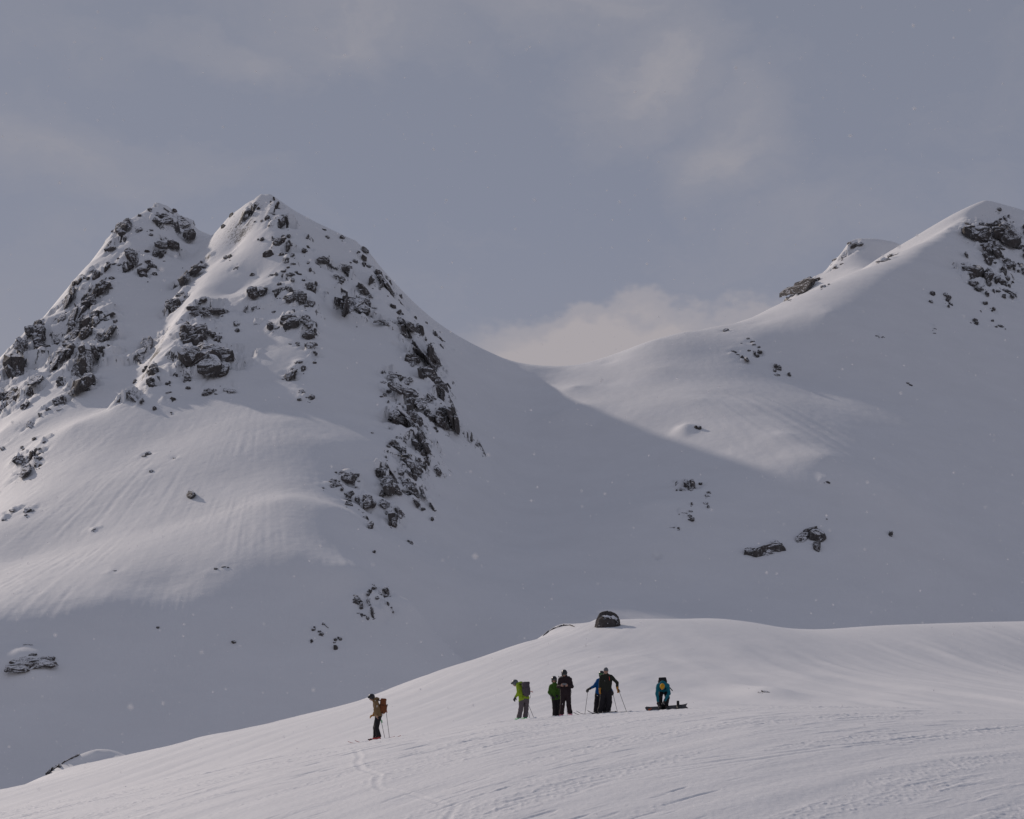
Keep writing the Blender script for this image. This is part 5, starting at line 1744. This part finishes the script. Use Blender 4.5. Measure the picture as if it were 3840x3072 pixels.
backpack('black backpack riding on the bent back of the teal snowboarder', p7, (-0.02, 0.04, 1.06), (0.0, 0.42, 0.90), (-0.1, -0.90, 0.42), 0.31, 0.19, 0.46, STRAP,
         extras=[('ice_axe', [(0.12, 0.0, 1.02), (0.24, 0.05, 0.88), (0.36, 0.08, 0.74)], 0.017, BLACK),
                 ('dangling_strap', [(0.17, -0.05, 0.80), (0.23, -0.02, 0.70), (0.27, 0.0, 0.58)], 0.009, STRAP)])


def snowboard():
    P = world_of(p7, (0.12, -0.02, 0.0))
    za, zb = FIELD.height(P.x - 0.6, P.y), FIELD.height(P.x + 0.6, P.y)
    o = empty('snowboard', (P.x, P.y, FIELD.height(P.x, P.y)))
    tag(o, 'black snowboard with orange nose mark and split tail, tilted on its edge', 'snowboard')
    slope = (zb - za) / 1.2 + 0.035
    # outline: rounded nose on the left, swallow tail on the right
    n = 44
    ring = []
    L = 1.60
    top, bot = [], []
    for i in range(n + 1):
        t = i / n
        x = (t - 0.5) * L
        w = 0.142 + 0.022 * (2 * t - 1) ** 2
        if t < 0.10:
            w *= math.sqrt(max(0.02, 1 - ((0.10 - t) / 0.10) ** 2.2))
        top.append((x, w))
        bot.append((x, -w))
    ring = top + [(0.5 * L - 0.07, 0.0)] + bot[::-1]
    tilt = math.radians(34)

    def place(x, y, dz=0.0):
        z = slope * x + 0.075
        if x < -0.58:
            z += 0.06 * ((-0.58 - x) / 0.22) ** 2
        if x > 0.62:
            z += 0.03 * ((x - 0.62) / 0.18) ** 2
        return Vector((x, y * math.cos(tilt) - dz * math.sin(tilt), z + y * math.sin(tilt) + dz * math.cos(tilt)))
    bm = bmesh.new()
    lo, hi = [], []
    m = n + 1
    for sgn, lst, dz in ((0, lo, 0.0), (1, hi, 0.013)):
        for i in range(m):
            x = top[i][0]
            xm = min(x, 0.5 * L - 0.07)
            lst.append((bm.verts.new(place(x, top[i][1], dz)), bm.verts.new(place(xm, 0, dz)), bm.verts.new(place(x, -top[i][1], dz))))
    for i in range(m - 1):
        for a in (0, 1):
            bm.faces.new((hi[i][a], hi[i + 1][a], hi[i + 1][a + 1], hi[i][a + 1]))
            bm.faces.new((lo[i][a + 1], lo[i + 1][a + 1], lo[i + 1][a], lo[i][a]))
        bm.faces.new((lo[i][0], lo[i + 1][0], hi[i + 1][0], hi[i][0]))
        bm.faces.new((hi[i][2], hi[i + 1][2], lo[i + 1][2], lo[i][2]))
    for e in (0, m - 1):
        for a in (0, 1):
            f = (lo[e][a], hi[e][a], hi[e][a + 1], lo[e][a + 1])
            bm.faces.new(f if e else f[::-1])
    me = bpy.data.meshes.new('deck')
    bmesh.ops.remove_doubles(bm, verts=bm.verts[:], dist=0.0005)
    bm.to_mesh(me)
    bm.free()
    me.materials.append(plain_mat('black_board_laminate', (0.022, 0.019, 0.022), 0.35, 0.2, 0.5))
    dk = bpy.data.objects.new('deck', me)
    COL.objects.link(dk)
    dk.parent = o
    pts = [(-0.70, -0.10), (-0.66, 0.03), (-0.60, -0.02), (-0.585, 0.08), (-0.55, 0.05), (-0.60, -0.06), (-0.64, -0.12)]
    v = [place(x, y, 0.016) for x, y in pts] + [place(x, y, 0.0125) for x, y in pts]
    k = len(pts)
    fs = [tuple(range(k))[::-1]] + [(i, (i + 1) % k, k + (i + 1) % k, k + i) for i in range(k)]
    mesh_obj('nose_graphic', v, fs, plain_mat('orange_print', (0.55, 0.10, 0.02), 0.5), dk, False)
    N = V(0, -math.sin(tilt), math.cos(tilt))
    R = np.array([V(1, 0, 0), V(0, math.cos(tilt), math.sin(tilt)), N])
    for x in (-0.22, 0.44):
        c = np.array(place(x, 0, 0.012))
        b = SDF(0.008, 0.012)
        b.box(c + N * 0.022, R, (0.055, 0.13, 0.02), 0.012)
        bo = sdf_obj('binding', b, BLACK, o)
        hb = SDF(0.008, 0.01)
        hb.box(c + R[1] * 0.10 + V(0, 0, 0.10), np.eye(3), (0.052, 0.018, 0.085), 0.015)
        sdf_obj('highback', hb, BLACK, bo)
        tube('ankle_strap', [c + V(-0.05, 0, 0.06), c + V(0.0, -0.06, 0.10), c + V(0.06, -0.03, 0.08), c + V(0.13, 0.0, 0.035)], 0.012, STRAP, bo, 6)


snowboard()


# ------------------------------------------------------------------ quadcopter hanging in the air before the face
def drone():
    P = at(1518, 1712, 42.0)
    o = empty('drone', P)
    tag(o, 'small dark quadcopter drone hovering in front of the rocky central rib', 'drone')
    a = math.radians(24)
    R = np.array([V(math.cos(a), math.sin(a), 0), V(-math.sin(a), math.cos(a), 0), V(0, 0, 1)])
    W = lambda x, y, z: R[0] * x + R[1] * y + R[2] * z
    dk = plain_mat('dark_drone_shell', (0.02, 0.02, 0.023), 0.4, 0.1, 0.4)
    b = SDF(0.005, 0.012)
    b.box(W(0, 0, 0), R, (0.085, 0.045, 0.030), 0.018)
    b.box(W(0.02, 0, 0.022), R, (0.05, 0.035, 0.018), 0.012)
    sdf_obj('body', b, dk, o)
    g = SDF(0.004, 0.006)
    g.box(W(0.075, 0, -0.028), R, (0.018, 0.018, 0.018), 0.008)
    cam_o = sdf_obj('gimbal_camera', g, BLACK, o)
    sdf_obj('lens', SDF(0.003, 0).ell(W(0.094, 0, -0.028), R, (0.006, 0.010, 0.010)), LENS, cam_o)
    for sx in (-1, 1):
        for sy in (-1, 1):
            h = W(sx * 0.145, sy * 0.115, 0.012 if sx > 0 else 0.03)
            ar = tube('arm', [W(sx * 0.06, sy * 0.035, 0.005), h], 0.010, dk, o, 8)
            tube('motor', [h + V(0, 0, -0.012), h + V(0, 0, 0.022)], 0.014, BLACK, ar, 10)
            tube('landing_leg', [h + V(0, 0, -0.01), h + V(0, 0, -0.045)], 0.006, BLACK, ar, 6)
            t = 0.5 + sx * 0.8 + sy * 0.35
            vs, fs = [], []
            for q, sg in enumerate((-1, 1)):
                for i in range(7):
                    r = 0.012 + 0.098 * i / 6
                    wd = 0.012 * math.sin(math.pi * (0.18 + 0.78 * i / 6))
                    c = h + V(math.cos(t), math.sin(t), 0) * r * sg + V(0, 0, 0.026)
                    n = V(-math.sin(t), math.cos(t), 0) * sg
                    vs += [c + n * wd + V(0, 0, 0.003), c - n * wd - V(0, 0, 0.002), c - n * wd - V(0, 0, 0.0045), c + n * wd + V(0, 0, 0.0005)]
                o0 = q * 28
                for i in range(6):
                    for k in range(4):
                        k2 = (k + 1) % 4
                        fs.append((o0 + 4 * i + k, o0 + 4 * i + k2, o0 + 4 * i + 4 + k2, o0 + 4 * i + 4 + k))
                fs += [tuple(o0 + k for k in range(4))[::-1], tuple(o0 + 24 + k for k in range(4))]
            mesh_obj('rotor', vs, fs, BLACK, o, False)


drone()


# ------------------------------------------------------------------ snow falling through the air
def falling_snow():
    rng = np.random.default_rng(9)
    m, g = new_mat('snowflake')
    d = g.n('ShaderNodeBsdfDiffuse')
    d.inputs[0].default_value = (0.9, 0.9, 0.92, 1)
    t = g.n('ShaderNodeBsdfTranslucent')
    t.inputs[0].default_value = (0.9, 0.9, 0.92, 1)
    mx = g.n('ShaderNodeMixShader', i_0=0.5)
    g.l(d.outputs[0], mx.inputs[1])
    g.l(t.outputs[0], mx.inputs[2])
    out = g.n('ShaderNodeOutputMaterial')
    g.l(mx.outputs[0], out.inputs[0])
    base_v = np.array([(1, 0, 0), (-1, 0, 0), (0, 1, 0), (0, -1, 0), (0, 0, 1), (0, 0, -1)], dtype=np.float64)
    base_f = np.array([(0, 2, 4), (2, 1, 4), (1, 3, 4), (3, 0, 4), (2, 0, 5), (1, 2, 5), (3, 1, 5), (0, 3, 5)])
    n = 9000
    Y = 4.0 + 46.0 * rng.random(n) ** 0.62
    X = (rng.random(n) - 0.5) * 0.92 * Y
    Z = (-0.06 + 0.56 * rng.random(n)) * Y
    keep = []
    for k in range(n):
        keep.append(Z[k] > FIELD.height(X[k], Y[k]) + 0.1)
    keep = np.array(keep)
    X, Y, Z = X[keep], Y[keep], Z[keep]
    n = len(X)
    r = 0.003 + 0.006 * rng.random(n) ** 2
    ang = rng.random((n, 3)) * 0.6 + 0.7
    v = base_v[None] * (r[:, None] * ang)[:, None, :] + np.stack([X, Y, Z], 1)[:, None]
    f = base_f[None] + (np.arange(n) * 6)[:, None, None]
    o = mesh_obj('falling_snow', v.reshape(-1, 3), f.reshape(-1, 3), m)
    tag(o, 'fine snowflakes drifting through the air', 'snow', kind='stuff')


falling_snow()
